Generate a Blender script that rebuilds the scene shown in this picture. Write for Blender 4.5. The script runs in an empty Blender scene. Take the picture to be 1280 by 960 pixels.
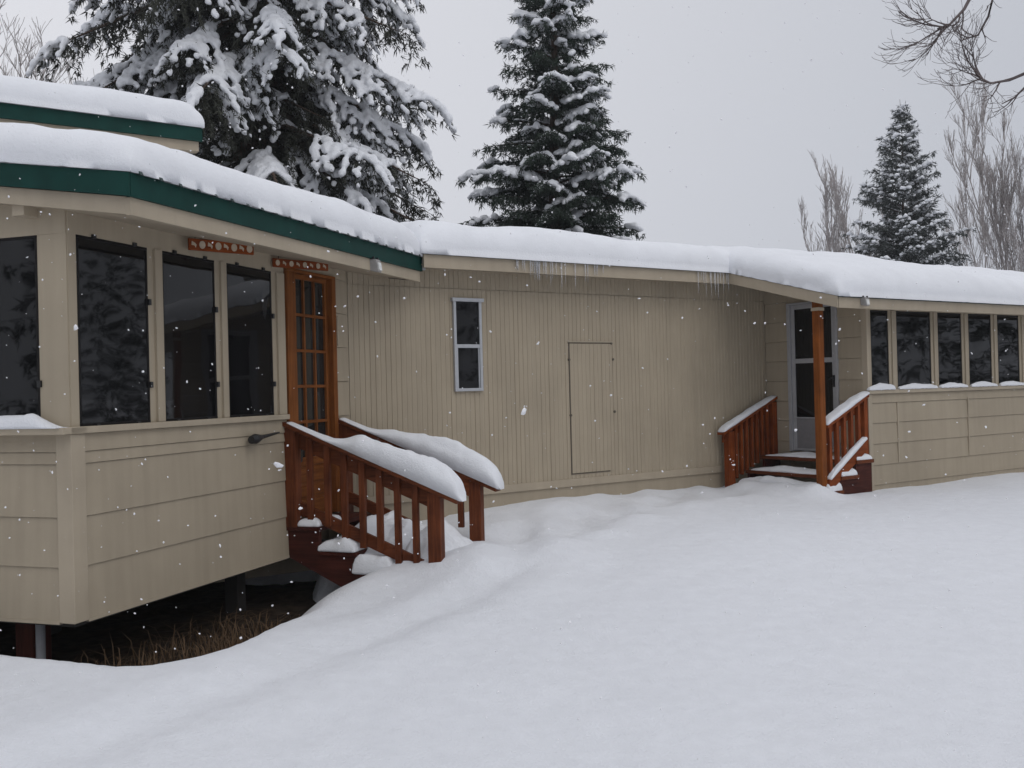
import bpy, bmesh, math, random
import numpy as np
from mathutils import Vector, noise as mnoise

random.seed(7)
RNG = np.random.default_rng(11)
scene = bpy.context.scene
COL = scene.collection
EYE = 1.6                                   # eye height; measured heights are relative to the eye
R = math.radians

# ------------------------------------------------------------------ frames
TA, TC = 0.321912, 0.973652                 # headings of the extension and of the main house
class Frame:
    """u runs along a wall, v is its outward normal, z is up (relative to the eye)."""
    def __init__(self, U, V):
        self.U, self.V = np.array(U, float), np.array(V, float)
    def p(self, u, v, z):
        q = self.U * u + self.V * v
        return (q[0], q[1], z + EYE)
UA = np.array([math.sin(TA), math.cos(TA)]); VA = np.array([math.cos(TA), -math.sin(TA)])
UC = np.array([math.sin(TC), math.cos(TC)]); VC = np.array([math.cos(TC), -math.sin(TC)])
FA = Frame(UA, VA)                          # side of the extension
FB = Frame(VA, -UA)                         # its front end: u = v of FA, v = -u of FA
FC = Frame(UC, VC)                          # main house and wing
FD = Frame(VC, -UC)                         # side of the wing with the door

# ------------------------------------------------------------------ noise helpers (vectorised value noise)
def _hash(ix, iy, seed):
    h = (ix.astype(np.int64) * 374761393 + iy.astype(np.int64) * 668265263 + seed * 1442695041) & 0xFFFFFFFF
    h = ((h ^ (h >> 13)) * 1274126177) & 0xFFFFFFFF
    return ((h ^ (h >> 16)) & 0xFFFF) / 65535.0
def vnoise(x, y, seed=0):
    x = np.asarray(x, float); y = np.asarray(y, float)
    ix, iy = np.floor(x), np.floor(y); fx, fy = x - ix, y - iy
    sx, sy = fx * fx * fx * (fx * (fx * 6 - 15) + 10), fy * fy * fy * (fy * (fy * 6 - 15) + 10)
    a, b = _hash(ix, iy, seed), _hash(ix + 1, iy, seed)
    c, d = _hash(ix, iy + 1, seed), _hash(ix + 1, iy + 1, seed)
    return (a + (b - a) * sx) * (1 - sy) + (c + (d - c) * sx) * sy - 0.5
def fbm(x, y, seed=0, octaves=4):
    s, a, t = 0, 1.0, 1.0
    for k in range(octaves):
        s = s + a * vnoise(x * t + 17.3 * k, y * t - 9.1 * k, seed + k); a *= 0.5; t *= 2.03
    return s
def smooth(a, b, x):
    t = np.clip((np.asarray(x, float) - a) / (b - a), 0, 1)
    return t * t * (3 - 2 * t)

# ------------------------------------------------------------------ materials
def new_mat(name):
    m = bpy.data.materials.new(name); m.use_nodes = True
    nt = m.node_tree; b = nt.nodes['Principled BSDF']
    return m, nt, b
def N(nt, t, **kw):
    n = nt.nodes.new(t)
    for k, v in kw.items():
        if k in n.inputs: n.inputs[k].default_value = v
        else: setattr(n, k, v)
    return n
def ramp(nt, stops):
    r = nt.nodes.new('ShaderNodeValToRGB')
    e = r.color_ramp.elements
    while len(e) < len(stops): e.new(0.5)
    for el, (p, c) in zip(e, stops):
        el.position = p; el.color = (c[0], c[1], c[2], 1)
    return r
def painted(name, col, rough=0.62, streak=0.10, bump=0.02, blotch=(0.86, 1.05)):
    m, nt, b = new_mat(name); L = nt.links
    tc = N(nt, 'ShaderNodeTexCoord')
    n1 = N(nt, 'ShaderNodeTexNoise', Scale=1.3, Detail=5.0, Roughness=0.6); L.new(tc.outputs['Object'], n1.inputs['Vector'])
    mp = N(nt, 'ShaderNodeMapping'); mp.inputs['Scale'].default_value = (14, 14, 0.9); L.new(tc.outputs['Object'], mp.inputs['Vector'])
    n2 = N(nt, 'ShaderNodeTexNoise', Scale=1.0, Detail=4.0); L.new(mp.outputs[0], n2.inputs['Vector'])
    r1 = ramp(nt, [(0.3, [c * blotch[0] for c in col]), (0.7, [c * blotch[1] for c in col])]); L.new(n1.outputs['Fac'], r1.inputs[0])
    r2 = ramp(nt, [(0.32, [1 - streak * 2] * 3), (0.6, [1, 1, 1])]); L.new(n2.outputs['Fac'], r2.inputs[0])
    mx = N(nt, 'ShaderNodeMix', data_type='RGBA', blend_type='MULTIPLY'); mx.inputs[0].default_value = 1
    L.new(r1.outputs[0], mx.inputs[6]); L.new(r2.outputs[0], mx.inputs[7]); L.new(mx.outputs[2], b.inputs['Base Color'])
    n3 = N(nt, 'ShaderNodeTexNoise', Scale=60.0, Detail=3.0); L.new(tc.outputs['Object'], n3.inputs['Vector'])
    bp = N(nt, 'ShaderNodeBump', Strength=0.35, Distance=bump * 0.1); L.new(n3.outputs['Fac'], bp.inputs['Height']); L.new(bp.outputs[0], b.inputs['Normal'])
    b.inputs['Roughness'].default_value = rough; b.inputs['Specular IOR Level'].default_value = 0.3
    return m
def wood(name, dark, light, rough=0.55):
    m, nt, b = new_mat(name); L = nt.links
    uv = N(nt, 'ShaderNodeUVMap'); 
    mp = N(nt, 'ShaderNodeMapping'); mp.inputs['Scale'].default_value = (1.6, 26, 1); L.new(uv.outputs[0], mp.inputs['Vector'])
    n1 = N(nt, 'ShaderNodeTexNoise', Scale=1.5, Detail=6.0, Roughness=0.65, Distortion=0.6); L.new(mp.outputs[0], n1.inputs['Vector'])
    tc = N(nt, 'ShaderNodeTexCoord')
    n2 = N(nt, 'ShaderNodeTexNoise', Scale=5.0, Detail=3.0); L.new(tc.outputs['Object'], n2.inputs['Vector'])
    ad = N(nt, 'ShaderNodeMath', operation='MULTIPLY_ADD'); L.new(n2.outputs['Fac'], ad.inputs[0]); ad.inputs[1].default_value = 0.6; L.new(n1.outputs['Fac'], ad.inputs[2])
    r1 = ramp(nt, [(0.55, dark), (1.05, light)]); L.new(ad.outputs[0], r1.inputs[0]); L.new(r1.outputs[0], b.inputs['Base Color'])
    bp = N(nt, 'ShaderNodeBump', Strength=0.4, Distance=0.004); L.new(n1.outputs['Fac'], bp.inputs['Height']); L.new(bp.outputs[0], b.inputs['Normal'])
    b.inputs['Roughness'].default_value = rough; b.inputs['Specular IOR Level'].default_value = 0.12
    return m
def plain(name, col, rough=0.5, metal=0.0, var=0.12, scale=20.0, spec=0.5):
    m, nt, b = new_mat(name); L = nt.links
    tc = N(nt, 'ShaderNodeTexCoord')
    n1 = N(nt, 'ShaderNodeTexNoise', Scale=scale, Detail=4.0); L.new(tc.outputs['Object'], n1.inputs['Vector'])
    r1 = ramp(nt, [(0.3, [c * (1 - var) for c in col]), (0.7, [c * (1 + var) for c in col])]); L.new(n1.outputs['Fac'], r1.inputs[0])
    L.new(r1.outputs[0], b.inputs['Base Color'])
    b.inputs['Roughness'].default_value = rough; b.inputs['Metallic'].default_value = metal
    b.inputs['Specular IOR Level'].default_value = spec
    return m
def snow_mat(name, fine=90.0, dist=0.006, col=(0.765, 0.778, 0.808), coarse=7.0, cdist=0.02):
    m, nt, b = new_mat(name); L = nt.links
    tc = N(nt, 'ShaderNodeTexCoord')
    n1 = N(nt, 'ShaderNodeTexNoise', Scale=fine, Detail=5.0, Roughness=0.7); L.new(tc.outputs['Object'], n1.inputs['Vector'])
    n2 = N(nt, 'ShaderNodeTexNoise', Scale=coarse, Detail=4.0, Roughness=0.55); L.new(tc.outputs['Object'], n2.inputs['Vector'])
    b2 = N(nt, 'ShaderNodeBump', Strength=0.5, Distance=cdist); L.new(n2.outputs['Fac'], b2.inputs['Height'])
    b1 = N(nt, 'ShaderNodeBump', Strength=0.7, Distance=dist); L.new(n1.outputs['Fac'], b1.inputs['Height']); L.new(b2.outputs[0], b1.inputs['Normal'])
    L.new(b1.outputs[0], b.inputs['Normal'])
    r1 = ramp(nt, [(0.3, [c * 0.965 for c in col]), (0.7, [min(1, c * 1.02) for c in col])]); L.new(n2.outputs['Fac'], r1.inputs[0]); L.new(r1.outputs[0], b.inputs['Base Color'])
    b.inputs['Roughness'].default_value = 0.8; b.inputs['Specular IOR Level'].default_value = 0.15
    return m

BEIGE = (0.365, 0.308, 0.227)
M = {}
M['paint'] = painted('beige_paint', BEIGE, streak=0.04, blotch=(0.89, 1.04))
M['ribbed'] = painted('beige_ribbed_siding', (0.37, 0.312, 0.229), streak=0.035, blotch=(0.88, 1.04))
M['trim'] = painted('beige_trim', (0.39, 0.33, 0.247), streak=0.03)
M['soffit'] = painted('beige_soffit', (0.37, 0.31, 0.23), streak=0.02)
M['green'] = plain('green_metal', (0.004, 0.036, 0.029), rough=0.55, var=0.18, scale=6.0, spec=0.15)
M['ribcap'] = plain('dark_green_rib', (0.012, 0.03, 0.027), rough=0.5)
M['redwood'] = wood('red_cedar_stain', (0.055, 0.0145, 0.006), (0.16, 0.046, 0.017))
M['redwood_light'] = wood('fresh_red_cedar_stain', (0.10, 0.021, 0.005), (0.25, 0.060, 0.014))
M['darkwood'] = wood('dark_red_stringer', (0.03, 0.008, 0.006), (0.075, 0.02, 0.013))
M['cedar'] = wood('orange_cedar', (0.10, 0.028, 0.005), (0.23, 0.070, 0.015))
M['doorwood'] = wood('orange_door_wood', (0.10, 0.030, 0.007), (0.22, 0.075, 0.019))
M['cream'] = plain('cream_inlay', (0.42, 0.35, 0.26), rough=0.6)
M['black'] = plain('black_plastic', (0.012, 0.012, 0.013), rough=0.45)
M['darkframe'] = plain('black_window_frame', (0.007, 0.006, 0.006), rough=0.6, spec=0.2)
M['alu'] = plain('mill_aluminium', (0.42, 0.43, 0.45), rough=0.42, metal=0.35, var=0.06)
M['doorgrey'] = plain('grey_storm_door', (0.34, 0.34, 0.35), rough=0.5, metal=0.1, var=0.05)
M['kick'] = plain('grey_kick_plate', (0.20, 0.195, 0.2), rough=0.5, metal=0.1, var=0.06)
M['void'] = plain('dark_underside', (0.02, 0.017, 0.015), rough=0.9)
M['grey'] = plain('weathered_grey', (0.22, 0.225, 0.24), rough=0.8)
M['greybox'] = plain('grey_casting', (0.25, 0.24, 0.23), rough=0.5)
M['lens'] = plain('pale_lens', (0.62, 0.62, 0.6), rough=0.15)
M['roofmetal'] = plain('dark_roof_sheet', (0.03, 0.045, 0.042), rough=0.5)
M['seam'] = plain('dark_beige_seam', (0.10, 0.082, 0.062), rough=0.9)  # darker beige for the hatch outline and turn buttons
M['snow'] = snow_mat('fresh_snow', fine=70.0, dist=0.012)
M['roofsnow'] = snow_mat('roof_snow', fine=60.0, dist=0.008, coarse=4.0, cdist=0.02)
M['groundsnow'] = snow_mat('ground_snow', fine=55.0, dist=0.018, coarse=9.0, cdist=0.022, col=(0.755, 0.77, 0.805))
M['boughsnow'] = snow_mat('bough_snow', fine=22.0, dist=0.03, coarse=6.0, cdist=0.05)
M['needles'] = plain('spruce_needles', (0.028, 0.040, 0.030), rough=0.7, var=0.45, scale=3.0, spec=0.2)
M['needles_brown'] = plain('old_spruce_needles', (0.034, 0.036, 0.028), rough=0.7, var=0.45, scale=3.0, spec=0.2)
M['needles_far'] = plain('frosted_hazy_spruce_needles', (0.055, 0.062, 0.058), rough=0.7, var=0.4, scale=3.0, spec=0.2)  # lighter for the snow dusting and for distance haze put into the colour
M['bark'] = plain('grey_brown_bark', (0.085, 0.062, 0.050), rough=0.9, var=0.3, scale=9.0, spec=0.1)
M['twig'] = plain('pale_hazy_twig_bark', (0.36, 0.33, 0.32), rough=0.9, var=0.25, scale=4.0, spec=0.1)  # pale grey bark, with far haze painted in as extra paleness
M['twigdark'] = plain('dark_twig_bark', (0.12, 0.10, 0.098), rough=0.9, var=0.25, scale=4.0, spec=0.1)
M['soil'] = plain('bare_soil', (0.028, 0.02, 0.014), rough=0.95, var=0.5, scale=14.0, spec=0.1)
M['grass'] = plain('dry_grass', (0.10, 0.064, 0.038), rough=0.85, var=0.45, scale=9.0, spec=0.1)
M['flake'] = plain('snowflake', (0.9, 0.9, 0.92), rough=0.8, var=0.02)
M['flake'].node_tree.nodes['Principled BSDF'].inputs['Alpha'].default_value = 0.72

def glass(name, tint, wob=0.0015, rough=0.025):
    m, nt, b = new_mat(name); L = nt.links
    tc = N(nt, 'ShaderNodeTexCoord')
    mp = N(nt, 'ShaderNodeMapping'); mp.inputs['Scale'].default_value = (3, 3, 0.5); L.new(tc.outputs['Object'], mp.inputs['Vector'])
    n0 = N(nt, 'ShaderNodeTexNoise', Scale=1.6, Detail=2.0); L.new(mp.outputs[0], n0.inputs['Vector'])
    r = ramp(nt, [(0.35, [c * 0.5 for c in tint]), (0.72, [c * 1.6 for c in tint])]); L.new(n0.outputs['Fac'], r.inputs[0]); L.new(r.outputs[0], b.inputs['Base Color'])
    n1 = N(nt, 'ShaderNodeTexNoise', Scale=2.2, Detail=1.0); L.new(tc.outputs['Object'], n1.inputs['Vector'])
    bp = N(nt, 'ShaderNodeBump', Strength=0.3, Distance=wob * 4); L.new(n1.outputs['Fac'], bp.inputs['Height']); L.new(bp.outputs[0], b.inputs['Normal'])
    b.inputs['Roughness'].default_value = rough; b.inputs['IOR'].default_value = 1.5; b.inputs['Specular IOR Level'].default_value = 0.34
    return m
M['glass'] = glass('dark_window_glass', (0.006, 0.006, 0.0065))
M['doorglass'] = glass('dim_door_glass', (0.022, 0.023, 0.023))
def ice_mat():
    m, nt, b = new_mat('clear_ice'); L = nt.links
    tc = N(nt, 'ShaderNodeTexCoord'); n1 = N(nt, 'ShaderNodeTexNoise', Scale=40.0); L.new(tc.outputs['Object'], n1.inputs['Vector'])
    bp = N(nt, 'ShaderNodeBump', Strength=0.4, Distance=0.004); L.new(n1.outputs['Fac'], bp.inputs['Height']); L.new(bp.outputs[0], b.inputs['Normal'])
    b.inputs['Base Color'].default_value = (0.92, 0.93, 0.96, 1); b.inputs['Transmission Weight'].default_value = 0.8
    b.inputs['IOR'].default_value = 1.31; b.inputs['Roughness'].default_value = 0.12
    return m
M['ice'] = ice_mat()

# ------------------------------------------------------------------ mesh builder
class MB:
    def __init__(self):
        self.v, self.f, self.uv = [], [], []
    def add(self, pts, faces, uvs=None):
        o = len(self.v); self.v += [tuple(p) for p in pts]
        for i, f in enumerate(faces):
            self.f.append([o + k for k in f])
            self.uv.append(uvs[i] if uvs else [(0, 0)] * len(f))
        return self
    def hexa(self, c):
        """c: 8 corners, bottom ring then top ring; UV runs along the longest edge."""
        c = [np.array(p, float) for p in c]
        ax = [np.linalg.norm(c[1] - c[0]), np.linalg.norm(c[3] - c[0]), np.linalg.norm(c[4] - c[0])]
        dirs = [(c[1] - c[0]) / (ax[0] + 1e-9), (c[3] - c[0]) / (ax[1] + 1e-9), (c[4] - c[0]) / (ax[2] + 1e-9)]
        k = int(np.argmax(ax)); o = [i for i in range(3) if i != k]
        off = random.random() * 9
        F = [(0, 3, 2, 1), (4, 5, 6, 7), (0, 1, 5, 4), (1, 2, 6, 5), (2, 3, 7, 6), (3, 0, 4, 7)]
        uvs = []
        for f in F:
            uvs.append([(float((c[i] - c[0]) @ dirs[k]) + off, float((c[i] - c[0]) @ dirs[o[0]] + (c[i] - c[0]) @ dirs[o[1]]) + off) for i in f])
        return self.add(c, F, uvs)
    def box(self, fr, u0, u1, v0, v1, z0, z1):
        return self.hexa([fr.p(u0, v0, z0), fr.p(u1, v0, z0), fr.p(u1, v1, z0), fr.p(u0, v1, z0),
                          fr.p(u0, v0, z1), fr.p(u1, v0, z1), fr.p(u1, v1, z1), fr.p(u0, v1, z1)])
    def prism(self, fr, prof, u0, u1):
        """profile of (v, z) extruded along u."""
        n = len(prof)
        a = [fr.p(u0, v, z) for v, z in prof]; b = [fr.p(u1, v, z) for v, z in prof]
        F = [tuple(range(n)), tuple(range(2 * n - 1, n - 1, -1))] + [(i, (i + 1) % n, n + (i + 1) % n, n + i) for i in range(n)]
        return self.add(a + b, F)
    def prism_v(self, fr, prof, v0, v1):
        """profile of (u, z) extruded along v."""
        n = len(prof)
        a = [fr.p(u, v0, z) for u, z in prof]; b = [fr.p(u, v1, z) for u, z in prof]
        F = [tuple(range(n)), tuple(range(2 * n - 1, n - 1, -1))] + [(i, (i + 1) % n, n + (i + 1) % n, n + i) for i in range(n)]
        uvs = [[(u, z) for u, z in prof], [(u, z) for u, z in prof[::-1]]] + [[(0, i), (0, i + 1), (1, i + 1), (1, i)] for i in range(n)]
        return self.add(a + b, F, uvs)
    def tube(self, pts, rad, n=8, cap=True):
        pts = [np.array(p, float) for p in pts]; ring = []; o = len(self.v); V = []
        for i, p in enumerate(pts):
            t = pts[min(i + 1, len(pts) - 1)] - pts[max(i - 1, 0)]; t /= np.linalg.norm(t) + 1e-9
            a = np.cross(t, (0, 0, 1) if abs(t[2]) < 0.9 else (1, 0, 0)); a /= np.linalg.norm(a); b = np.cross(t, a)
            r = rad[i] if hasattr(rad, '__len__') else rad
            for k in range(n):
                an = 2 * math.pi * k / n; V.append(p + r * (math.cos(an) * a + math.sin(an) * b))
        F = []; U = []
        for i in range(len(pts) - 1):
            for k in range(n):
                F.append((i * n + k, i * n + (k + 1) % n, (i + 1) * n + (k + 1) % n, (i + 1) * n + k)); U.append([(i * .3, k / n), (i * .3, (k + 1) / n), (i * .3 + .3, (k + 1) / n), (i * .3 + .3, k / n)])
        if cap:
            F += [tuple(range(n))[::-1], tuple(range((len(pts) - 1) * n, len(pts) * n))]; U += [[(0, 0)] * n, [(0, 0)] * n]
        return self.add(V, F, U)
    def build(self, name, mat, parent=None, bevel=0.0, smooth_=False, recalc=True):
        base = np.zeros(3)
        p = parent
        while p is not None:
            base += np.array(p.location); p = p.parent
        me = bpy.data.meshes.new(name)
        V = (np.array(self.v) - base).tolist()
        me.from_pydata(V, [], self.f)
        uvl = me.uv_layers.new(name='UVMap')
        flat = [c for f in self.uv for uv in f for c in uv]
        uvl.data.foreach_set('uv', flat)
        if recalc:
            bm = bmesh.new(); bm.from_mesh(me); bmesh.ops.recalc_face_normals(bm, faces=bm.faces); bm.to_mesh(me); bm.free()
        if smooth_: me.shade_smooth()
        me.materials.append(mat); me.update()
        o = bpy.data.objects.new(name, me); COL.objects.link(o)
        if parent is not None: o.parent = parent
        if bevel > 0:
            b = o.modifiers.new('edge', 'BEVEL'); b.width = bevel; b.segments = 2; b.limit_method = 'ANGLE'; b.angle_limit = R(40)
        return o
def fast_mesh(name, V, F, mat, parent=None, smooth_=True, tri=True):
    """V (n,3), F (m,3 or 4) arrays."""
    me = bpy.data.meshes.new(name)
    base = np.zeros(3); p = parent
    while p is not None:
        base += np.array(p.location); p = p.parent
    V = np.asarray(V, np.float32) - base.astype(np.float32); F = np.asarray(F, np.int32); k = F.shape[1]
    me.vertices.add(len(V)); me.vertices.foreach_set('co', V.ravel())
    me.loops.add(F.size); me.loops.foreach_set('vertex_index', F.ravel())
    me.polygons.add(len(F)); me.polygons.foreach_set('loop_start', np.arange(0, F.size, k, dtype=np.int32))
    me.polygons.foreach_set('loop_total', np.full(len(F), k, np.int32))
    me.update(calc_edges=True); me.validate()
    if smooth_: me.shade_smooth()
    me.materials.append(mat)
    o = bpy.data.objects.new(name, me); COL.objects.link(o)
    if parent is not None: o.parent = parent
    return o
def thing(name, label, cat, loc, group=None):
    o = bpy.data.objects.new(name, None); COL.objects.link(o); o.location = loc; o.empty_display_size = 0.2
    o['label'] = label; o['category'] = cat
    if group: o['group'] = group
    return o
def tag(o, label=None, cat=None, group=None, kind=None):
    if label: o['label'] = label
    if cat: o['category'] = cat
    if group: o['group'] = group
    if kind: o['kind'] = kind
    return o

# ================================================================== EXTENSION (left room on posts)
DA = -4.394; U0, U1 = 4.83, 8.345
LAPS = [-1.325, -1.005, -0.705, -0.386, -0.313, -0.205]
ext = thing('house_extension', 'beige room raised on posts with green trimmed roof and tall dark windows', 'house', FA.p(5.6, -5.0, -1.75))
def lap_wall(mb, fr, u0, u1, v, levels, lap=0.012):
    for a, b in zip(levels[:-1], levels[1:]):
        mb.prism(fr, [(v - 0.10, a), (v + lap, a), (v + 0.002, b - 0.003), (v - 0.10, b - 0.003)], u0, u1)
# side wall
w = MB()
lap_wall(w, FA, U0 + 0.10, 7.255, DA, LAPS)
lap_wall(w, FA, 8.10, U1, DA, LAPS + [0.11, 0.42, 0.73, 1.04])
OPEN = [(4.905, 5.552), (5.70, 6.30), (6.442, 7.068)]
ZB, ZT = -0.163, 1.0
posts = [(U0 + 0.006, OPEN[0][0]), (OPEN[0][1], OPEN[1][0]), (OPEN[1][1], OPEN[2][0]), (OPEN[2][1], 7.255)]
for a, b in posts:
    w.box(FA, a, b, DA - 0.10, DA, ZB, ZT)
    if b - a > 0.1:
        w.box(FA, a + 0.062, b - 0.012, DA, DA + 0.018, ZB + 0.002, ZT - 0.002)   # proud cover strip
w.box(FA, U0 + 0.006, 7.255, DA - 0.10, DA + 0.004, ZT, 1.25)
w.box(FA, 7.255, 8.10, DA - 0.10, DA + 0.002, 1.055, 1.25)
w.box(FA, 8.10, U1, DA - 0.10, DA + 0.003, 1.04, 1.25)
w.build('wall', M['paint'], ext)
s = MB(); s.box(FA, U0 - 0.035, 7.255, DA - 0.10, DA + 0.035, -0.205, ZB); s.build('window_sill', M['trim'], ext, bevel=0.004)
# front wall: u of FB = v of FA, v of FB = -u of FA
w = MB(); VB = -U0
lap_wall(w, FB, -7.08, DA - 0.10, VB, LAPS)
w.box(FB, -4.616, DA - 0.006, VB - 0.10, VB, ZB, ZT)
w.box(FB, -5.55, -5.42, VB - 0.10, VB, ZB, ZT)
w.box(FB, -6.45, -6.32, VB - 0.10, VB, ZB, ZT)
w.box(FB, -7.08, DA - 0.006, VB - 0.10, VB + 0.004, ZT, 1.30)
w.build('wall', M['paint'], ext)
s = MB(); s.box(FB, -7.08, DA + 0.035, VB - 0.10, VB + 0.10, -0.2052, ZB - 0.001); s.build('window_sill', M['trim'], ext, bevel=0.004)
# corner boards
c = MB(); c.box(FA, U0 - 0.016, U0 + 0.10, DA - 0.02, DA + 0.016, -1.335, -0.207); c.box(FB, DA - 0.10, DA + 0.0155, VB - 0.02, VB + 0.0165, -1.336, -0.2075)
c.build('corner_board', M['trim'], ext, bevel=0.003)
# bottom band and floor
c = MB(); c.box(FA, U0 + 0.10, U1, DA - 0.08, DA + 0.016, -1.345, -1.3255); c.box(FB, -7.08, DA - 0.10, VB - 0.08, VB + 0.016, -1.3452, -1.3257); c.build('base_board', M['trim'], ext)
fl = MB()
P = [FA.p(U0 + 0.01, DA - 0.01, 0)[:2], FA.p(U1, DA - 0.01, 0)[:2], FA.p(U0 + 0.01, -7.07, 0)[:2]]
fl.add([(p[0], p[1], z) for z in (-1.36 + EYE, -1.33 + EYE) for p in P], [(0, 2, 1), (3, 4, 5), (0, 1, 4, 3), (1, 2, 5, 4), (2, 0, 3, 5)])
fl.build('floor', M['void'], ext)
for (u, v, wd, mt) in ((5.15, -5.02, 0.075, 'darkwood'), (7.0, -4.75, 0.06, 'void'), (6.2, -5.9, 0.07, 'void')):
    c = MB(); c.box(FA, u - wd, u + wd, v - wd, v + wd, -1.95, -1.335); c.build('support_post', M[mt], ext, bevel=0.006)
c = MB(); c.tube([FA.p(4.98, -4.80, -1.9), FA.p(4.98, -4.80, -1.34)], 0.028, 12); c.build('drain_pipe', M['grey'], ext, smooth_=False)

def window(parent, fr, a, b, v, z0, z1, fw=0.018, mframe='darkframe', mglass='glass', clips=(), depth=0.05, name='window'):
    f = MB()
    f.box(fr, a, b, v - depth, v, z0, z0 + fw); f.box(fr, a, b, v - depth, v, z1 - fw, z1)
    f.box(fr, a, a + fw, v - depth, v - 0.001, z0 + fw, z1 - fw); f.box(fr, b - fw, b, v - depth, v - 0.001, z0 + fw, z1 - fw)
    fo = f.build(name, M[mframe], parent, bevel=0.002)
    g = MB(); g.box(fr, a + fw * 0.6, b - fw * 0.6, v - 0.016, v - 0.005, z0 + fw * 0.6, z1 - fw * 0.6); g.build('pane', M[mglass], fo)
    for (u, z, hor) in clips:
        k = MB(); du, dz = (0.016, 0.012) if hor else (0.012, 0.02)
        k.box(fr, u - du, u + du, v - 0.006, v + 0.014, z - dz, z + dz); k.build('clip', M['black'], fo)
    return fo
for i, (a, b) in enumerate(OPEN):
    cl = [(a + (b - a) * 0.22, ZT + 0.004, True), (a + (b - a) * 0.8, ZT + 0.004, True), (a + (b - a) * 0.22, ZB - 0.002, True), (a + (b - a) * 0.8, ZB - 0.002, True),
          (b + 0.004, ZB + 0.8, False), (b + 0.004, ZB + 0.25, False)]
    window(ext, FA, a, b, DA + 0.004, ZB, ZT, clips=cl)
for (a, b) in ((-5.42, -4.616), (-6.32, -5.55)):
    window(ext, FB, a, b, VB + 0.004, ZB, ZT, clips=[(a + 0.5, ZT + 0.004, True), (b + 0.004, 0.1, False)])
# door
dz0, dz1 = -1.07, 1.03
fr_ = MB()
fr_.box(FA, 7.262, 7.40, DA - 0.10, DA + 0.03, dz0, dz1); fr_.box(FA, 8.03, 8.10, DA - 0.10, DA + 0.03, dz0, dz1); fr_.box(FA, 7.262, 8.10, DA - 0.10, DA + 0.031, dz1, dz1 + 0.025)
fr_.build('door_frame', M['doorwood'], ext, bevel=0.004)
lf = MB(); dv = DA - 0.02
a, b = 7.402, 8.028
gz0, gz1 = -0.545, 0.985; ga, gb = a + 0.045, b - 0.045
lf.box(FA, a, ga, dv - 0.045, dv, dz0 + 0.02, dz1 - 0.004); lf.box(FA, gb, b, dv - 0.045, dv, dz0 + 0.02, dz1 - 0.004)
lf.box(FA, ga, gb, dv - 0.044, dv - 0.001, gz1, dz1 - 0.004); lf.box(FA, ga, gb, dv - 0.044, dv - 0.001, dz0 + 0.02, dz0 + 0.16)
lf.box(FA, ga, gb, dv - 0.044, dv - 0.001, gz0 - 0.07, gz0)
lf.box(FA, ga, gb, dv - 0.03, dv - 0.014, dz0 + 0.16, gz0 - 0.07)
lf.box(FA, ga + 0.03, gb - 0.03, dv - 0.02, dv - 0.004, dz0 + 0.19, -0.80); lf.box(FA, ga + 0.03, gb - 0.03, dv - 0.02, dv - 0.004, -0.76, gz0 - 0.10)
door = lf.build('door', M['doorwood'], ext, bevel=0.004)
g = MB(); g.box(FA, ga - 0.01, gb + 0.01, dv - 0.032, dv - 0.024, gz0 - 0.01, gz1 + 0.01); g.build('pane', M['doorglass'], door)
mu = MB()
for k in (1, 2):
    u = ga + (gb - ga) * k / 3; mu.box(FA, u - 0.011, u + 0.011, dv - 0.024, dv - 0.004, gz0, gz1)
for k in (1, 2, 3, 4):
    z = gz0 + (gz1 - gz0) * k / 5
    for j in range(3):
        mu.box(FA, ga + (gb - ga) * j / 3 + (0.0112 if j else 0), ga + (gb - ga) * (j + 1) / 3 - (0.0112 if j < 2 else 0), dv - 0.024, dv - 0.005, z - 0.012, z + 0.012)
mu.build('muntin', M['doorwood'], door)
h = MB(); h.box(FA, a + 0.008, a + 0.04, dv, dv + 0.008, -0.62, -0.44); h.tube([FA.p(a + 0.024, dv + 0.006, -0.55), FA.p(a + 0.024, dv + 0.05, -0.55)], [0.012, 0.026], 12); h.build('handle', M['black'], door)
h = MB(); h.tube([FA.p(8.11, DA + 0.035, 0.70), FA.p(8.11, DA + 0.035, 0.43)], 0.009, 8); h.build('door_closer', M['trim'], ext)
# roof of the extension
EV, RU0, RU1 = -3.794, 4.67, 8.75
SL = 0.15
def za(v, off=0.0): return 1.275 + SL * (EV - v) + off
RB = -7.25
rf = MB()
rf.prism(FA, [(EV + 0.006, za(EV + 0.006)), (RB, za(RB)), (RB, za(RB, -0.05)), (EV - 0.02, za(EV - 0.02, -0.05)), (EV + 0.006, za(EV, -0.006))], RU0 - 0.012, RU1 + 0.012)
u = RU0 + 0.05
while u < RU1:                                                    # standing ribs of the sheet, seen end-on at the eave
    rf.prism(FA, [(EV + 0.042, za(EV, -0.012)), (EV + 0.030, za(EV, 0.010)), (RB, za(RB, 0.016)), (RB, za(RB, -0.004))], u - 0.014, u + 0.014); u += 0.178
roof = rf.build('roof', M['ribcap'], ext)
f = MB()
f.box(FA, RU0 - 0.008, RU1, EV - 0.019, EV + 0.008, 1.137, 1.2705)
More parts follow.
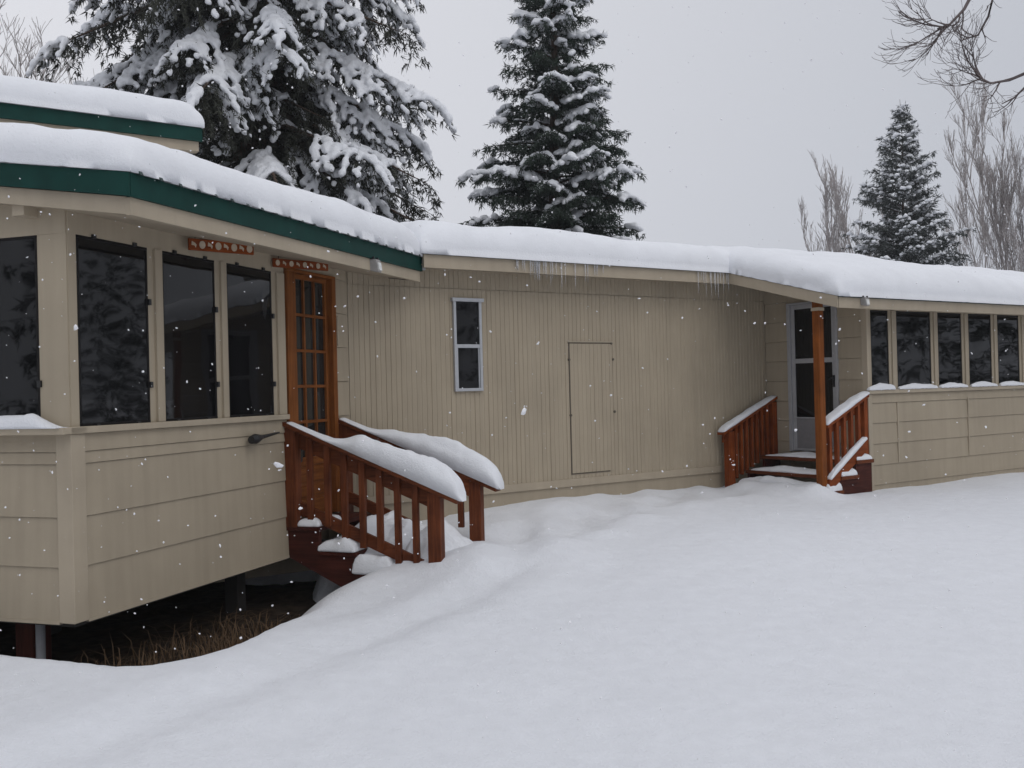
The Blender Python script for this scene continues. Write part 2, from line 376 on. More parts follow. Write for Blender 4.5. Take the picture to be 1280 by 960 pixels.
# rake trim follows the slope on the front end
def rake(mb, fr_u0, fr_u1, v0, v1, zlo, zhi, fz):
    mb.hexa([FA.p(fr_u0, v0, fz(v0, zlo)), FA.p(fr_u1, v0, fz(v0, zlo)), FA.p(fr_u1, v1, fz(v1, zlo)), FA.p(fr_u0, v1, fz(v1, zlo)),
             FA.p(fr_u0, v0, fz(v0, zhi)), FA.p(fr_u1, v0, fz(v0, zhi)), FA.p(fr_u1, v1, fz(v1, zhi)), FA.p(fr_u0, v1, fz(v1, zhi))])
rake(f, RU0 - 0.0235, RU0 - 0.0125, RB, EV + 0.0079, -0.138, -0.003, za)
f.build('fascia', M['green'], roof)
f = MB(); f.box(FA, RU0 + 0.012, RU1 - 0.02, EV - 0.045, EV - 0.012, 1.037, 1.1365)
rake(f, RU0 + 0.0125, RU0 + 0.045, RB, EV - 0.046, -0.238, -0.139, za)
f.build('fascia_board', M['trim'], roof)
f = MB(); rake(f, RU0 + 0.046, RU1 - 0.021, RB, EV - 0.046, -0.231, -0.215, za); f.build('soffit', M['soffit'], roof)
f = MB(); rake(f, RU1 - 0.050, RU1 - 0.0215, DA + 0.02, EV - 0.046, -0.236, -0.2315, za); f.build('soffit_edge_strip', M['void'], roof)  # thin near-black strip along the far edge of the soffit
f = MB(); rake(f, RU1 - 0.0205, RU1 - 0.002, -4.2, EV - 0.03, -0.236, -0.06, za); f.build('fascia_board', M['trim'], roof)
f = MB(); f.box(FA, RU0 + 0.046, U0 + 0.02, -4.69, -4.60, za(-4.65, -0.30), za(-4.65, -0.2312)); f.build('beam', M['trim'], roof, bevel=0.003)
f = MB(); f.tube([FA.p(RU1 + 0.012, EV + 0.012, 1.15), FA.p(RU1 + 0.012, EV + 0.012, 1.285)], 0.020, 10); f.build('drip_end', M['alu'], roof, smooth_=False)

# ================================================================== MAIN HOUSE
DC = -8.5567; CU1 = 9.658
main = thing('main_house', 'long low beige house with vertically ribbed siding, small window and sealed hatch', 'house', FC.p(6.0, -10.0, -1.4))
w = MB()
def ribbed(mb, fr, u0, u1, v, z0, z1, pitch=0.055, depth=0.0048, back=0.10):
    prof = []; u = u0
    while u < u1 - 1e-6:
        e = min(u + pitch, u1)
        prof += [(u, v)]
        dp = depth * random.uniform(0.6, 1.35); sh = random.uniform(-0.0015, 0.0015)
        if e - u > 0.04: prof += [(u + pitch * 0.70 + sh, v), (u + pitch * 0.78 + sh, v - dp), (u + pitch * 0.92 + sh, v - dp)]
        u = e
    prof += [(u1, v)]
    n = len(prof); pts = [fr.p(a, b, z0) for a, b in prof] + [fr.p(a, b, z1) for a, b in prof]
    mb.add(pts, [(i, i + 1, n + i + 1, n + i) for i in range(n - 1)])
    pts = [fr.p(u0, v, z0), fr.p(u1, v, z0), fr.p(u1, v - back, z0), fr.p(u0, v - back, z0), fr.p(u0, v, z1), fr.p(u1, v, z1), fr.p(u1, v - back, z1), fr.p(u0, v - back, z1)]
    mb.add(pts, [(1, 2, 6, 5), (2, 3, 7, 6), (3, 0, 4, 7)])
ribbed(w, FC, 3.99, CU1 + 0.03, DC, -0.985, 1.012)
ribbed(w, FC, 3.99, CU1 + 0.03, DC + 0.006, 1.016, 1.28)
w.build('wall', M['ribbed'], main, recalc=False)
w = MB(); w.box(FC, 3.99, CU1 + 0.03, DC - 0.1, DC + 0.010, -1.065, -0.9855); w.build('base_board', M['trim'], main, bevel=0.003)
w = MB(); w.box(FC, 3.99, CU1 + 0.03, DC - 0.1, DC - 0.012, -1.6, -1.066); w.build('skirting', M['paint'], main)
w = MB(); w.box(FC, -3.0, 15.0, -12.2, -12.1, -1.6, 1.2); w.box(FC, -3.0, 3.985, DC - 0.1, DC - 0.001, -1.6, 1.2); w.box(FC, -3.0, -2.9, -12.1, DC - 0.1, -1.6, 1.2); w.box(FC, 14.9, 15.0, -12.1, -8.66, -1.6, 1.2)
w.build('wall', M['paint'], main)
# window with alu frame
def alu_window(parent, fr, a, b, v, z0, z1, mid):
    f = MB(); fw = 0.030; d = 0.032
    f.box(fr, a, b, v, v + d, z0, z0 + fw); f.box(fr, a - 0.018, b + 0.022, v, v + d + 0.012, z1 - fw, z1 + 0.006)
    f.box(fr, a, a + fw, v, v + d - 0.002, z0 + fw, z1 - fw); f.box(fr, b - fw, b, v, v + d - 0.002, z0 + fw, z1 - fw)
    f.box(fr, a + fw, b - fw, v, v + d - 0.004, mid - 0.018, mid + 0.018)
    f.box(fr, a + fw + 0.002, a + fw + 0.016, v, v + d - 0.010, z0 + fw, mid - 0.018); f.box(fr, b - fw - 0.016, b - fw - 0.002, v, v + d - 0.010, z0 + fw, mid - 0.018)
    fo = f.build('window', M['alu'], parent, bevel=0.002)
    for (za_, zb_, vv, mt) in ((z0 + fw, mid - 0.018, 0.009, 'glass'), (mid + 0.018, z1 - fw, 0.014, 'glass')):
        g = MB(); g.box(fr, a + fw - 0.004, b - fw + 0.004, v + 0.001, v + vv, za_ - 0.003, zb_ + 0.003); g.build('pane', M[mt], fo)
alu_window(main, FC, 5.118, 5.448, DC + 0.001, -0.012, 0.915, 0.44)
# hatch: a ribbed panel with a dark gap round it
g = MB(); ha, hb, hz0, hz1 = 6.575, 7.163, -0.925, 0.486
g.box(FC, ha - 0.012, ha, DC, DC + 0.005, hz0, hz1); g.box(FC, ha - 0.012, hb - 0.06, DC, DC + 0.005, hz0 - 0.014, hz0); g.box(FC, ha - 0.02, hb, DC, DC + 0.005, hz1 - 0.012, hz1)
g_ = g
h = MB(); ribbed(h, FC, ha, hb, DC + 0.008, hz0, hz1 - 0.013, back=0.006)
hat = h.build('hatch', M['ribbed'], main, recalc=False)
g_.build('seam', M['seam'], hat)
k = MB(); k.box(FC, ha - 0.02, hb + 0.004, DC, DC + 0.016, hz1 + 0.0005, hz1 + 0.014); k.build('drip_strip', M['trim'], hat)
for (u, z) in ((ha - 0.012, 0.30), (hb + 0.012, 0.30), (hb + 0.02, -0.28), (ha - 0.006, -0.30), (hb - 0.008, hz1 - 0.008)):
    k = MB(); k.tube([FC.p(u, DC, z), FC.p(u, DC + 0.016, z)], 0.014, 8); k.build('turn_button', M['seam'], hat)
# main roof
ME = -8.25
MS = 0.12
def zm(v, off=0.0): return 1.305 + MS * (ME - v) + off
rf = MB()
rf.prism(FC, [(ME + 0.012, zm(ME + 0.012)), (-10.4, zm(-10.4)), (-12.5, zm(-10.4) - 0.25), (-12.5, zm(-10.4) - 0.31), (-10.4, zm(-10.4, -0.06)), (ME + 0.012, zm(ME + 0.012, -0.012)), ], 4.62, 8.728)
rf.prism(FC, [(ME + 0.0, zm(ME + 0.0)), (-10.4, zm(-10.4)), (-12.5, zm(-10.4) - 0.25), (-12.5, zm(-10.4) - 0.31), (-10.4, zm(-10.4, -0.06)), (ME + 0.0, zm(ME + 0.0, -0.012)), ], 8.7285, 15.1)
rf.prism(FC, [(-9.0, zm(-9.0)), (-10.4, zm(-10.4)), (-12.5, zm(-10.4) - 0.25), (-12.5, zm(-10.4) - 0.31), (-10.4, zm(-10.4, -0.06)), (-9.0, zm(-9.0, -0.06))], -3.1, 4.6195)
u = 4.70
while u < 8.7:
    rf.prism(FC, [(ME + 0.018, zm(ME, -0.010)), (ME + 0.018, zm(ME, 0.003)), (-10.4, zm(-10.4, 0.012)), (-10.4, zm(-10.4, -0.01))], u - 0.014, u + 0.014); u += 0.19
mroof = rf.build('roof', M['ribcap'], main)
f = MB(); f.box(FC, 4.64, 8.727, ME - 0.03, ME, 1.168, 1.2925); f.build('fascia', M['trim'], mroof)
f = MB(); f.box(FC, 4.64, 8.727, DC + 0.0, ME - 0.031, 1.195, 1.207); f.build('soffit', M['soffit'], mroof)

# ================================================================== WING with the porch (right)
WV = -7.073; WU = CU1
wing = thing('porch_wing', 'beige wing with row of five dark windows beside a covered entry', 'house', FC.p(11.5, -8.0, -1.4))
WL = [-1.55, -1.19, -0.965, -0.725, -0.49, -0.262, -0.158]
w = MB(); lap_wall(w, FC, WU + 0.055, 15.0, WV, WL)
WOP = [(9.735, 10.062), (10.215, 10.885), (11.03, 11.53), (11.68, 12.185), (12.33, 12.835), (12.98, 13.48), (13.63, 14.13), (14.28, 14.78)]
wz0, wz1 = -0.112, 0.795
prev = WU
for a, b in WOP + [(15.0, 15.1)]:
    w.box(FC, prev + (0.006 if prev == WU else 0), a, WV - 0.10, WV, wz0, wz1)
    if prev != WU and a < 14.9: w.box(FC, prev + 0.05, a - 0.05, WV, WV + 0.016, wz0 + 0.002, wz1 - 0.002)
    prev = b
w.box(FC, WU + 0.006, 15.0, WV - 0.10, WV + 0.003, wz1, 1.02)
w.build('wall', M['paint'], wing)
s = MB(); s.box(FC, WU - 0.01, 15.0, WV - 0.10, WV + 0.035, -0.158, wz0); s.build('window_sill', M['trim'], wing, bevel=0.004)
for u_, za_, zb_ in ((10.185, -0.955, -0.265), (11.612, -0.955, -0.24)):
    c = MB(); c.box(FC, u_ - 0.012, u_ + 0.012, WV, WV + 0.018, za_, zb_); c.build('joint_strip', M['trim' if u_ < 11 else 'soffit'], wing)
c = MB(); c.box(FC, WU - 0.014, WU + 0.055, WV - 0.02, WV + 0.016, -1.55, -0.160); c.box(FD, WV - 0.06, WV + 0.0155, -WU - 0.02, -WU + 0.0145, -1.55, 0.95); c.build('corner_board', M['trim'], wing, bevel=0.003)
for a, b in WOP:
    fo = window(wing, FC, a, b, WV - 0.004, wz0, wz1, fw=0.016)
# side wall (door wall): u of FD = v of FC
VD = -WU
SLV = [-1.55, -1.19, -0.965, -0.72, -0.47, -0.23, 0.012, 0.255, 0.495, 0.735, 0.975, 1.20]
w = MB()
da, db = -8.185, -7.455                                       # door opening
lap_wall(w, FD, DC + 0.014, da, VD, SLV); lap_wall(w, FD, db, WV - 0.06, VD, SLV)
w.box(FD, da, db, VD - 0.10, VD + 0.002, 0.955, 1.20); w.box(FD, da, db, VD - 0.10, VD - 0.02, -1.55, -0.84)
w.box(FD, -12.1, DC - 0.1, VD - 0.10, VD, -1.55, 1.20)
w.build('wall', M['paint'], wing)
c = MB()
c.box(FD, da, da + 0.05, VD - 0.08, VD + 0.03, -0.84, 0.93); c.box(FD, db - 0.035, db, VD - 0.08, VD + 0.03, -0.84, 0.93); c.box(FD, da, db, VD - 0.08, VD + 0.031, 0.93, 0.953)
c.build('door_frame', M['doorgrey'], wing, bevel=0.003)
d = MB(); a, b = da + 0.052, db - 0.037; v = VD + 0.012; st = 0.048
d.box(FD, a, a + st, v - 0.03, v, -0.83, 0.927); d.box(FD, b - st, b, v - 0.03, v, -0.83, 0.927)
d.box(FD, a + st, b - st, v - 0.03, v - 0.001, 0.875, 0.927); d.box(FD, a + st, b - st, v - 0.03, v - 0.001, 0.222, 0.278)
d.box(FD, a + st, b - st, v - 0.03, v - 0.001, -0.83, -0.80); d.box(FD, a + st, b - st, v - 0.03, v - 0.001, -0.44, -0.425)
door = d.build('door', M['doorgrey'], wing, bevel=0.003)
for za_, zb_ in ((0.278, 0.875), (-0.425, 0.222)):
    g = MB(); g.box(FD, a + st - 0.004, b - st + 0.004, v - 0.022, v - 0.014, za_ - 0.004, zb_ + 0.004); g.build('pane', M['glass'], door)
g = MB(); g.box(FD, a + st - 0.004, b - st + 0.004, v - 0.022, v - 0.008, -0.804, -0.436); g.build('kick_plate', M['kick'], door)
h = MB(); h.box(FD, b - 0.036, b - 0.012, v, v + 0.012, -0.07, 0.07); h.tube([FD.p(b - 0.024, v + 0.01, 0.03), FD.p(b - 0.024, v + 0.055, 0.03), FD.p(b - 0.06, v + 0.055, 0.02)], 0.010, 8); h.build('handle', M['black'], door)
# roof of the wing: from the main eave out over the porch
WE, WRU = -6.72, 8.73
WS = (1.300 - 0.892) / (8.25 - 6.72)
def zw(v, off=0.0): return 0.892 + WS * (WE - v) + off
rf = MB(); rf.prism(FC, [(WE + 0.012, zw(WE + 0.012)), (ME, zw(ME)), (ME, zw(ME, -0.05)), (WE + 0.012, zw(WE + 0.012, -0.012))], WRU - 0.012, 15.1)
u = WRU + 0.06
while u < 15:
    rf.prism(FC, [(WE + 0.018, zw(WE, -0.014)), (WE + 0.018, zw(WE, 0.002)), (ME, zw(ME, 0.010)), (ME, zw(ME, -0.01))], u - 0.014, u + 0.014); u += 0.19
wroof = rf.build('roof', M['ribcap'], wing)
def slab(mb, fr, u0, u1, v0, v1, lo, hi, fz):
    mb.hexa([fr.p(u0, v0, fz(v0, lo)), fr.p(u1, v0, fz(v0, lo)), fr.p(u1, v1, fz(v1, lo)), fr.p(u0, v1, fz(v1, lo)),
             fr.p(u0, v0, fz(v0, hi)), fr.p(u1, v0, fz(v0, hi)), fr.p(u1, v1, fz(v1, hi)), fr.p(u0, v1, fz(v1, hi))])
f = MB(); f.box(FC, WRU, 15.1, WE - 0.03, WE, 0.768, 0.880); slab(f, FC, WRU - 0.026, WRU - 0.0125, ME - 0.02, WE + 0.001, -0.124, -0.004, zw); f.build('fascia', M['trim'], wroof)
f = MB(); slab(f, FC, WRU + 0.031, 15.0, ME - 0.0, WE - 0.031, -0.108, -0.096, zw); f.build('soffit', M['soffit'], wroof)
p = MB(); p.box(FC, 8.822, 8.907, -7.145, -7.06, -1.5, zw(-7.1, -0.108)); po = p.build('porch_post', M['cedar'], wing, bevel=0.006)
p = MB(); p.box(FC, 8.815, 8.914, -7.152, -7.053, 0.765, 0.80); p.build('post_collar', M['trim'], po)

# ================================================================== TALLER REAR SECTION
rear = thing('raised_roof_section', 'taller rear part with straight green trimmed eave above the room on posts', 'house', FC.p(1.0, -10.5, -1.4))
w = MB(); w.box(FC, -3.0, 2.80, -12.0, -9.62, 1.0, 2.46); w.build('wall', M['paint'], rear)
rf = MB(); rf.prism(FC, [(-9.48, 2.555), (-10.8, 2.72), (-12.2, 2.55), (-12.2, 2.50), (-10.8, 2.66), (-9.48, 2.50)], -3.1, 2.95)
rr = rf.build('roof', M['ribcap'], rear)
f = MB(); f.box(FC, -3.1, 2.955, -9.51, -9.478, 2.425, 2.548); f.build('fascia', M['green'], rr)
f = MB(); f.box(FC, -3.1, 2.93, -9.61, -9.515, 2.335, 2.43); f.build('fascia_board', M['trim'], rr)

# ================================================================== STAIRS
def board(mb, fr, axis, c, wdt, pts, th):
    """a plank whose long axis runs through pts=[(a0,z0),(a1,z1)] in the (axis, z) plane; c = centre across, wdt = width across, th = vertical thickness (top at z)."""
    (a0, z0), (a1, z1) = pts
    q = (lambda a, cc, z: fr.p(cc, a, z)) if axis == 'v' else (lambda a, cc, z: fr.p(a, cc, z))
    mb.hexa([q(a0, c - wdt / 2, z0 - th), q(a1, c - wdt / 2, z1 - th), q(a1, c + wdt / 2, z1 - th), q(a0, c + wdt / 2, z0 - th),
             q(a0, c - wdt / 2, z0), q(a1, c - wdt / 2, z1), q(a1, c + wdt / 2, z1), q(a0, c + wdt / 2, z0)])
st = thing('wooden_stairs', 'red stained wooden stairs leading up to the orange glazed door', 'stairs', FA.p(7.7, -3.8, -1.6))
NU, FU = 7.25, 8.16
RS = -0.409
def rz(v, off=0.0): return -0.224 + RS * (v + 4.394) + off
steps = [(-4.394, -4.10, -1.09), (-4.10, -3.77, -1.285), (-3.77, -3.48, -1.457), (-3.48, -3.18, -1.63)]
for uu in (NU, FU):
    sm = MB()
    prof = [(-4.394, -1.09)]
    for k, (v0, v1, z) in enumerate(steps):
        prof += [(v0, z - 0.03), (v1, z - 0.03)]
    prof = prof[1:] + [(-3.18, -1.80), (-3.55, -1.74), (-4.394, -1.335)]
    n = len(prof)
    a_ = [FA.p(uu - 0.02, v, z) for v, z in prof]; b_ = [FA.p(uu + 0.02, v, z) for v, z in prof]
    sm.add(a_ + b_, [tuple(range(n)), tuple(range(2 * n - 1, n - 1, -1))] + [(i, (i + 1) % n, n + (i + 1) % n, n + i) for i in range(n)],
           [[(v, z) for v, z in prof], [(v, z) for v, z in prof[::-1]]] + [[(0, 0), (0.3, 0), (0.3, 0.04), (0, 0.04)]] * n)
    sm.build('stringer', M['darkwood'], st)
for (v0, v1, z) in steps:
    t = MB(); t.box(FA, NU - 0.045, FU + 0.045, v0 + 0.004, v1 + 0.02, z - 0.0295, z + 0.005); t.build('tread', M['darkwood'], st, bevel=0.004)
for uu, near in ((NU, True), (FU, False)):
    rl = MB()
    board(rl, FA, 'v', uu, 0.14, [(-4.40, rz(-4.40)), (-2.87, rz(-2.87))], 0.034)
    rail = rl.build('railing', M['redwood'], st, bevel=0.004)
    b2 = MB(); board(b2, FA, 'v', uu + (0.035 if near else -0.035), 0.035, [(-4.29, rz(-4.29, -0.035)), (-3.12, rz(-3.12, -0.035))], 0.145); b2.build('side_board', M['redwood'], rail, bevel=0.003)
    b2 = MB(); board(b2, FA, 'v', uu + (0.035 if near else -0.035), 0.036, [(-4.29, -0.89), (-3.13 if near else -3.45, -0.89 + RS * (1.16 if near else 0.84))], 0.105); b2.build('lower_rail', M['redwood'], rail, bevel=0.003)
    for (va, vb, zz) in ((-4.392, -4.288, -1.10), (-3.13, -3.02, -1.70)):
        p = MB(); p.box(FA, uu - 0.045, uu + 0.045, va, vb, zz, rz((va + vb) / 2, -0.03)); p.build('post', M['redwood'], rail, bevel=0.005)
    vs = [-4.18, -4.02, -3.868, -3.708, -3.556, -3.40, -3.245]
    zb = [-1.06, -1.08, -1.195, -1.25, -1.27, -1.42, -1.44]
    if not near: vs, zb = [-4.16, -3.99, -3.22], [-1.02, -1.07, -1.2]
    for v_, z_ in zip(vs, zb):
        p = MB(); p.box(FA, uu - 0.019, uu + 0.0165, v_ - 0.026, v_ + 0.026, z_, rz(v_ + 0.03, -0.034)); p.build('baluster', M['redwood'], rail, bevel=0.003)

sr = thing('wooden_stairs', 'red stained porch stairs leading up to the grey storm door', 'stairs', FC.p(9.2, -7.8, -1.5))
rsteps = [(9.35, 9.655, -0.885), (9.08, 9.39, -1.045), (8.86, 9.12, -1.195)]
for (u0, u1, z) in rsteps:
    t = MB(); t.box(FC, u0, u1, -8.40, -7.01, z - 0.04, z); t.build('tread', M['redwood'], sr, bevel=0.004)
for vv in (-8.36, -7.055):
    sm = MB(); prof = [(9.64, -0.926), (9.36, -0.926), (9.36, -1.086), (9.09, -1.086), (9.09, -1.236), (8.82, -1.236), (8.82, -1.5), (9.64, -1.5)]
    sm.prism_v(FC, prof, vv - 0.02, vv + 0.02); sm.build('stringer', M['darkwood'], sr)
for vv, near in ((-8.42, False), (-7.10, True)):
    e = 8.70 if not near else 8.915
    zr = (lambda u: -0.165 - 0.43 * (9.65 - u)) if not near else (lambda u: -0.150 - 0.445 * (9.65 - u))
    rl = MB(); board(rl, FC, 'u', vv, 0.12, [(e, zr(e)), (9.64, zr(9.64))], 0.034); rail = rl.build('railing', M['redwood_light'], sr, bevel=0.004)
    b2 = MB(); board(b2, FC, 'u', vv - 0.03, 0.03, [(e + 0.06, zr(e + 0.06) - 0.035), (9.60, zr(9.60) - 0.035)], 0.12); b2.build('side_board', M['redwood_light'], rail, bevel=0.003)
    if near:
        b2 = MB(); board(b2, FC, 'u', vv + 0.055, 0.038, [(8.90, -1.075), (9.56, -0.655)], 0.13); b2.build('lower_rail', M['redwood_light'], rail, bevel=0.003)
        p = MB(); p.box(FC, 9.575, 9.642, vv - 0.04, vv + 0.035, -0.89, zr(9.6) - 0.034); p.build('post', M['redwood_light'], rail, bevel=0.005)
        for k in range(5):
            u = 8.99 + 0.125 * k; p = MB(); p.box(FC, u - 0.021, u + 0.021, vv - 0.016, vv + 0.03, -1.085 + 0.646 * (u - 8.91) - 0.12, zr(u) - 0.05); p.build('baluster', M['redwood_light'], rail, bevel=0.003)
    else:
        for (ua, ub) in ((8.79, 8.885), (9.56, 9.642)):
            p = MB(); p.box(FC, ua, ub, vv - 0.045, vv + 0.045, -1.5 if ua < 9 else -0.89, zr(ua) - 0.034); p.build('post', M['redwood_light'], rail, bevel=0.005)
        for k in range(7):
            u = 8.935 + 0.092 * k; p = MB(); p.box(FC, u - 0.019, u + 0.019, vv - 0.016, vv + 0.03, -1.16 + 0.43 * (u - 8.88), zr(u) - 0.05); p.build('baluster', M['redwood_light'], rail, bevel=0.003)

# ================================================================== SMALL FITTINGS
def plaque(center, ang, L, H, label, seq, drop):
    o = np.array(center); ux = np.array([math.sin(ang), math.cos(ang)]); vx = np.array([math.cos(ang), -math.sin(ang)])
    fr = Frame(ux, vx); u0 = o[:2] @ ux; v0 = o[:2] @ vx; z0 = o[2] - EYE
    b = MB(); b.box(fr, u0 - L / 2, u0 + L / 2, v0 - 0.011, v0 + 0.011, z0 - H / 2, z0 + H / 2)
    pq = b.build('wooden_plaque', M['redwood_light'], None, bevel=0.004); tag(pq, label, 'plaque', 'carved plaques under the eave')
    base = MB(); n = len(seq)
    for k, ch in enumerate(seq):
        uu = u0 - L / 2 + L * (k + 0.6) / (n + 0.2); m = MB(); r = H * 0.30
        if ch == 'o':
            pts = [(uu + r * 0.92 * math.cos(t), z0 + r * 1.12 * math.sin(t)) for t in np.linspace(0, 2 * math.pi, 18, endpoint=False)]
        else:
            pts = [(uu - r * 0.7, z0 + r * 0.9), (uu + r * 0.2, z0 + r * 0.45), (uu + r * 0.7, z0 - r * 0.1), (uu + r * 0.45, z0 - r * 0.95), (uu + r * 0.1, z0 - r * 0.3), (uu - r * 0.8, z0 - r * 0.25)]
        nn = len(pts); a_ = [fr.p(u, v0 + 0.0, z) for u, z in pts]; b_ = [fr.p(u, v0 + 0.0145, z) for u, z in pts]
        m.add(a_ + b_, [tuple(range(nn)), tuple(range(2 * nn - 1, nn - 1, -1))] + [(i, (i + 1) % nn, nn + (i + 1) % nn, nn + i) for i in range(nn)])
        m.build('inlay', M['cream'], pq)
    for s in (-0.4, 0.4):
        h = MB(); h.tube([fr.p(u0 + s * L, v0, z0 + H / 2 - 0.004), fr.p(u0 + s * L, v0, z0 + H / 2 + drop)], 0.003, 6); h.build('hanger', M['black'], pq)
    return pq
def at(px, py, fr, vv):                                           # a measured image point carried onto a wall plane
    F = 1250.; cp, sp = math.cos(0.00490881), math.sin(0.00490881); cr, sr_ = math.cos(-0.0246171), math.sin(-0.0246171)
    r = np.array([1, 0, 0.]); fw = np.array([0, cp, sp]); up = np.array([0, -sp, cp])
    q = (px - 640) * (cr * r + sr_ * up) - (py - 480) * (-sr_ * r + cr * up) + F * fw
    t = vv / (q[:2] @ fr.V); q = q * t
    return np.array([q[0], q[1], q[2] + EYE])
c1 = at(277, 308.5, FA, -4.22); c2 = at(376, 331, FA, -4.25)
plaque(c1, R(47), 0.50, 0.082, 'carved orange wooden plaque hanging above the third tall window', 'cococoxo'.replace('x', 'c'), 0.03)
plaque(c2, R(45), 0.53, 0.070, 'carved orange wooden plaque hanging above the glazed door', 'ococococ', 0.03)
# black bracket on the siding
br = MB()
p0, p1 = at(318, 549, FA, DA + 0.07), at(349, 540.5, FA, DA + 0.05)
dd = (p1 - p0)
br.tube([p0 + dd * t for t in (-0.12, 0.03, 0.16, 0.30, 0.55, 0.80, 1.0)], [0.030, 0.040, 0.030, 0.016, 0.013, 0.010, 0.006], 12)
q0 = p0 + dd * 0.22; q1 = q0 - np.array([FA.V[0], FA.V[1], 0]) * 0.075
br.tube([q0, q1], [0.012, 0.018], 8)
tag(br.build('wall_bracket', M['black'], None, smooth_=False), 'black tapered bracket sticking out of the siding left of the stair railing', 'bracket')
def fixture(c, fr, label, s=1.0):
    u0, v0, z0 = c[:2] @ fr.U, c[:2] @ fr.V, c[2] - EYE
    m = MB()
    m.hexa([fr.p(u0 - .045 * s, v0 - 0.02, z0 - .055 * s), fr.p(u0 + .045 * s, v0 - 0.02, z0 - .055 * s), fr.p(u0 + .03 * s, v0 + .07 * s, z0 - .075 * s), fr.p(u0 - .03 * s, v0 + .07 * s, z0 - .075 * s),
            fr.p(u0 - .06 * s, v0 - 0.02, z0 + .05 * s), fr.p(u0 + .06 * s, v0 - 0.02, z0 + .05 * s), fr.p(u0 + .05 * s, v0 + .05 * s, z0 + .05 * s), fr.p(u0 - .05 * s, v0 + .05 * s, z0 + .05 * s)])
    o = m.build('outdoor_light', M['greybox'], None, bevel=0.006); tag(o, label, 'light')
    m = MB(); m.hexa([fr.p(u0 - .026 * s, v0 + .060 * s, z0 - .055 * s), fr.p(u0 + .026 * s, v0 + .060 * s, z0 - .055 * s), fr.p(u0 + .026 * s, v0 + .078 * s, z0 - .055 * s), fr.p(u0 - .026 * s, v0 + .078 * s, z0 - .055 * s),
                      fr.p(u0 - .034 * s, v0 + .05 * s, z0 + .022 * s), fr.p(u0 + .034 * s, v0 + .05 * s, z0 + .022 * s), fr.p(u0 + .034 * s, v0 + .062 * s, z0 + .022 * s), fr.p(u0 - .034 * s, v0 + .062 * s, z0 + .022 * s)])
    m.build('lens', M['lens'], o)
    for s_ in (-1, 1):
        m = MB(); m.box(fr, u0 + s_ * .045 * s - .009 * s, u0 + s_ * .045 * s + .009 * s, v0 - .03, v0 + .03 * s, z0 + .052 * s, z0 + .075 * s); m.build('lug', M['black'], o)
    return o
fixture(at(467, 331.5, FA, EV + 0.0), FA, 'small grey floodlight on the green trimmed eave right of the glazed door', 0.9)
fixture(at(1080, 376.5, FC, WE + 0.02), FC, 'small grey light on the wing eave just right of the orange porch post', 0.75)

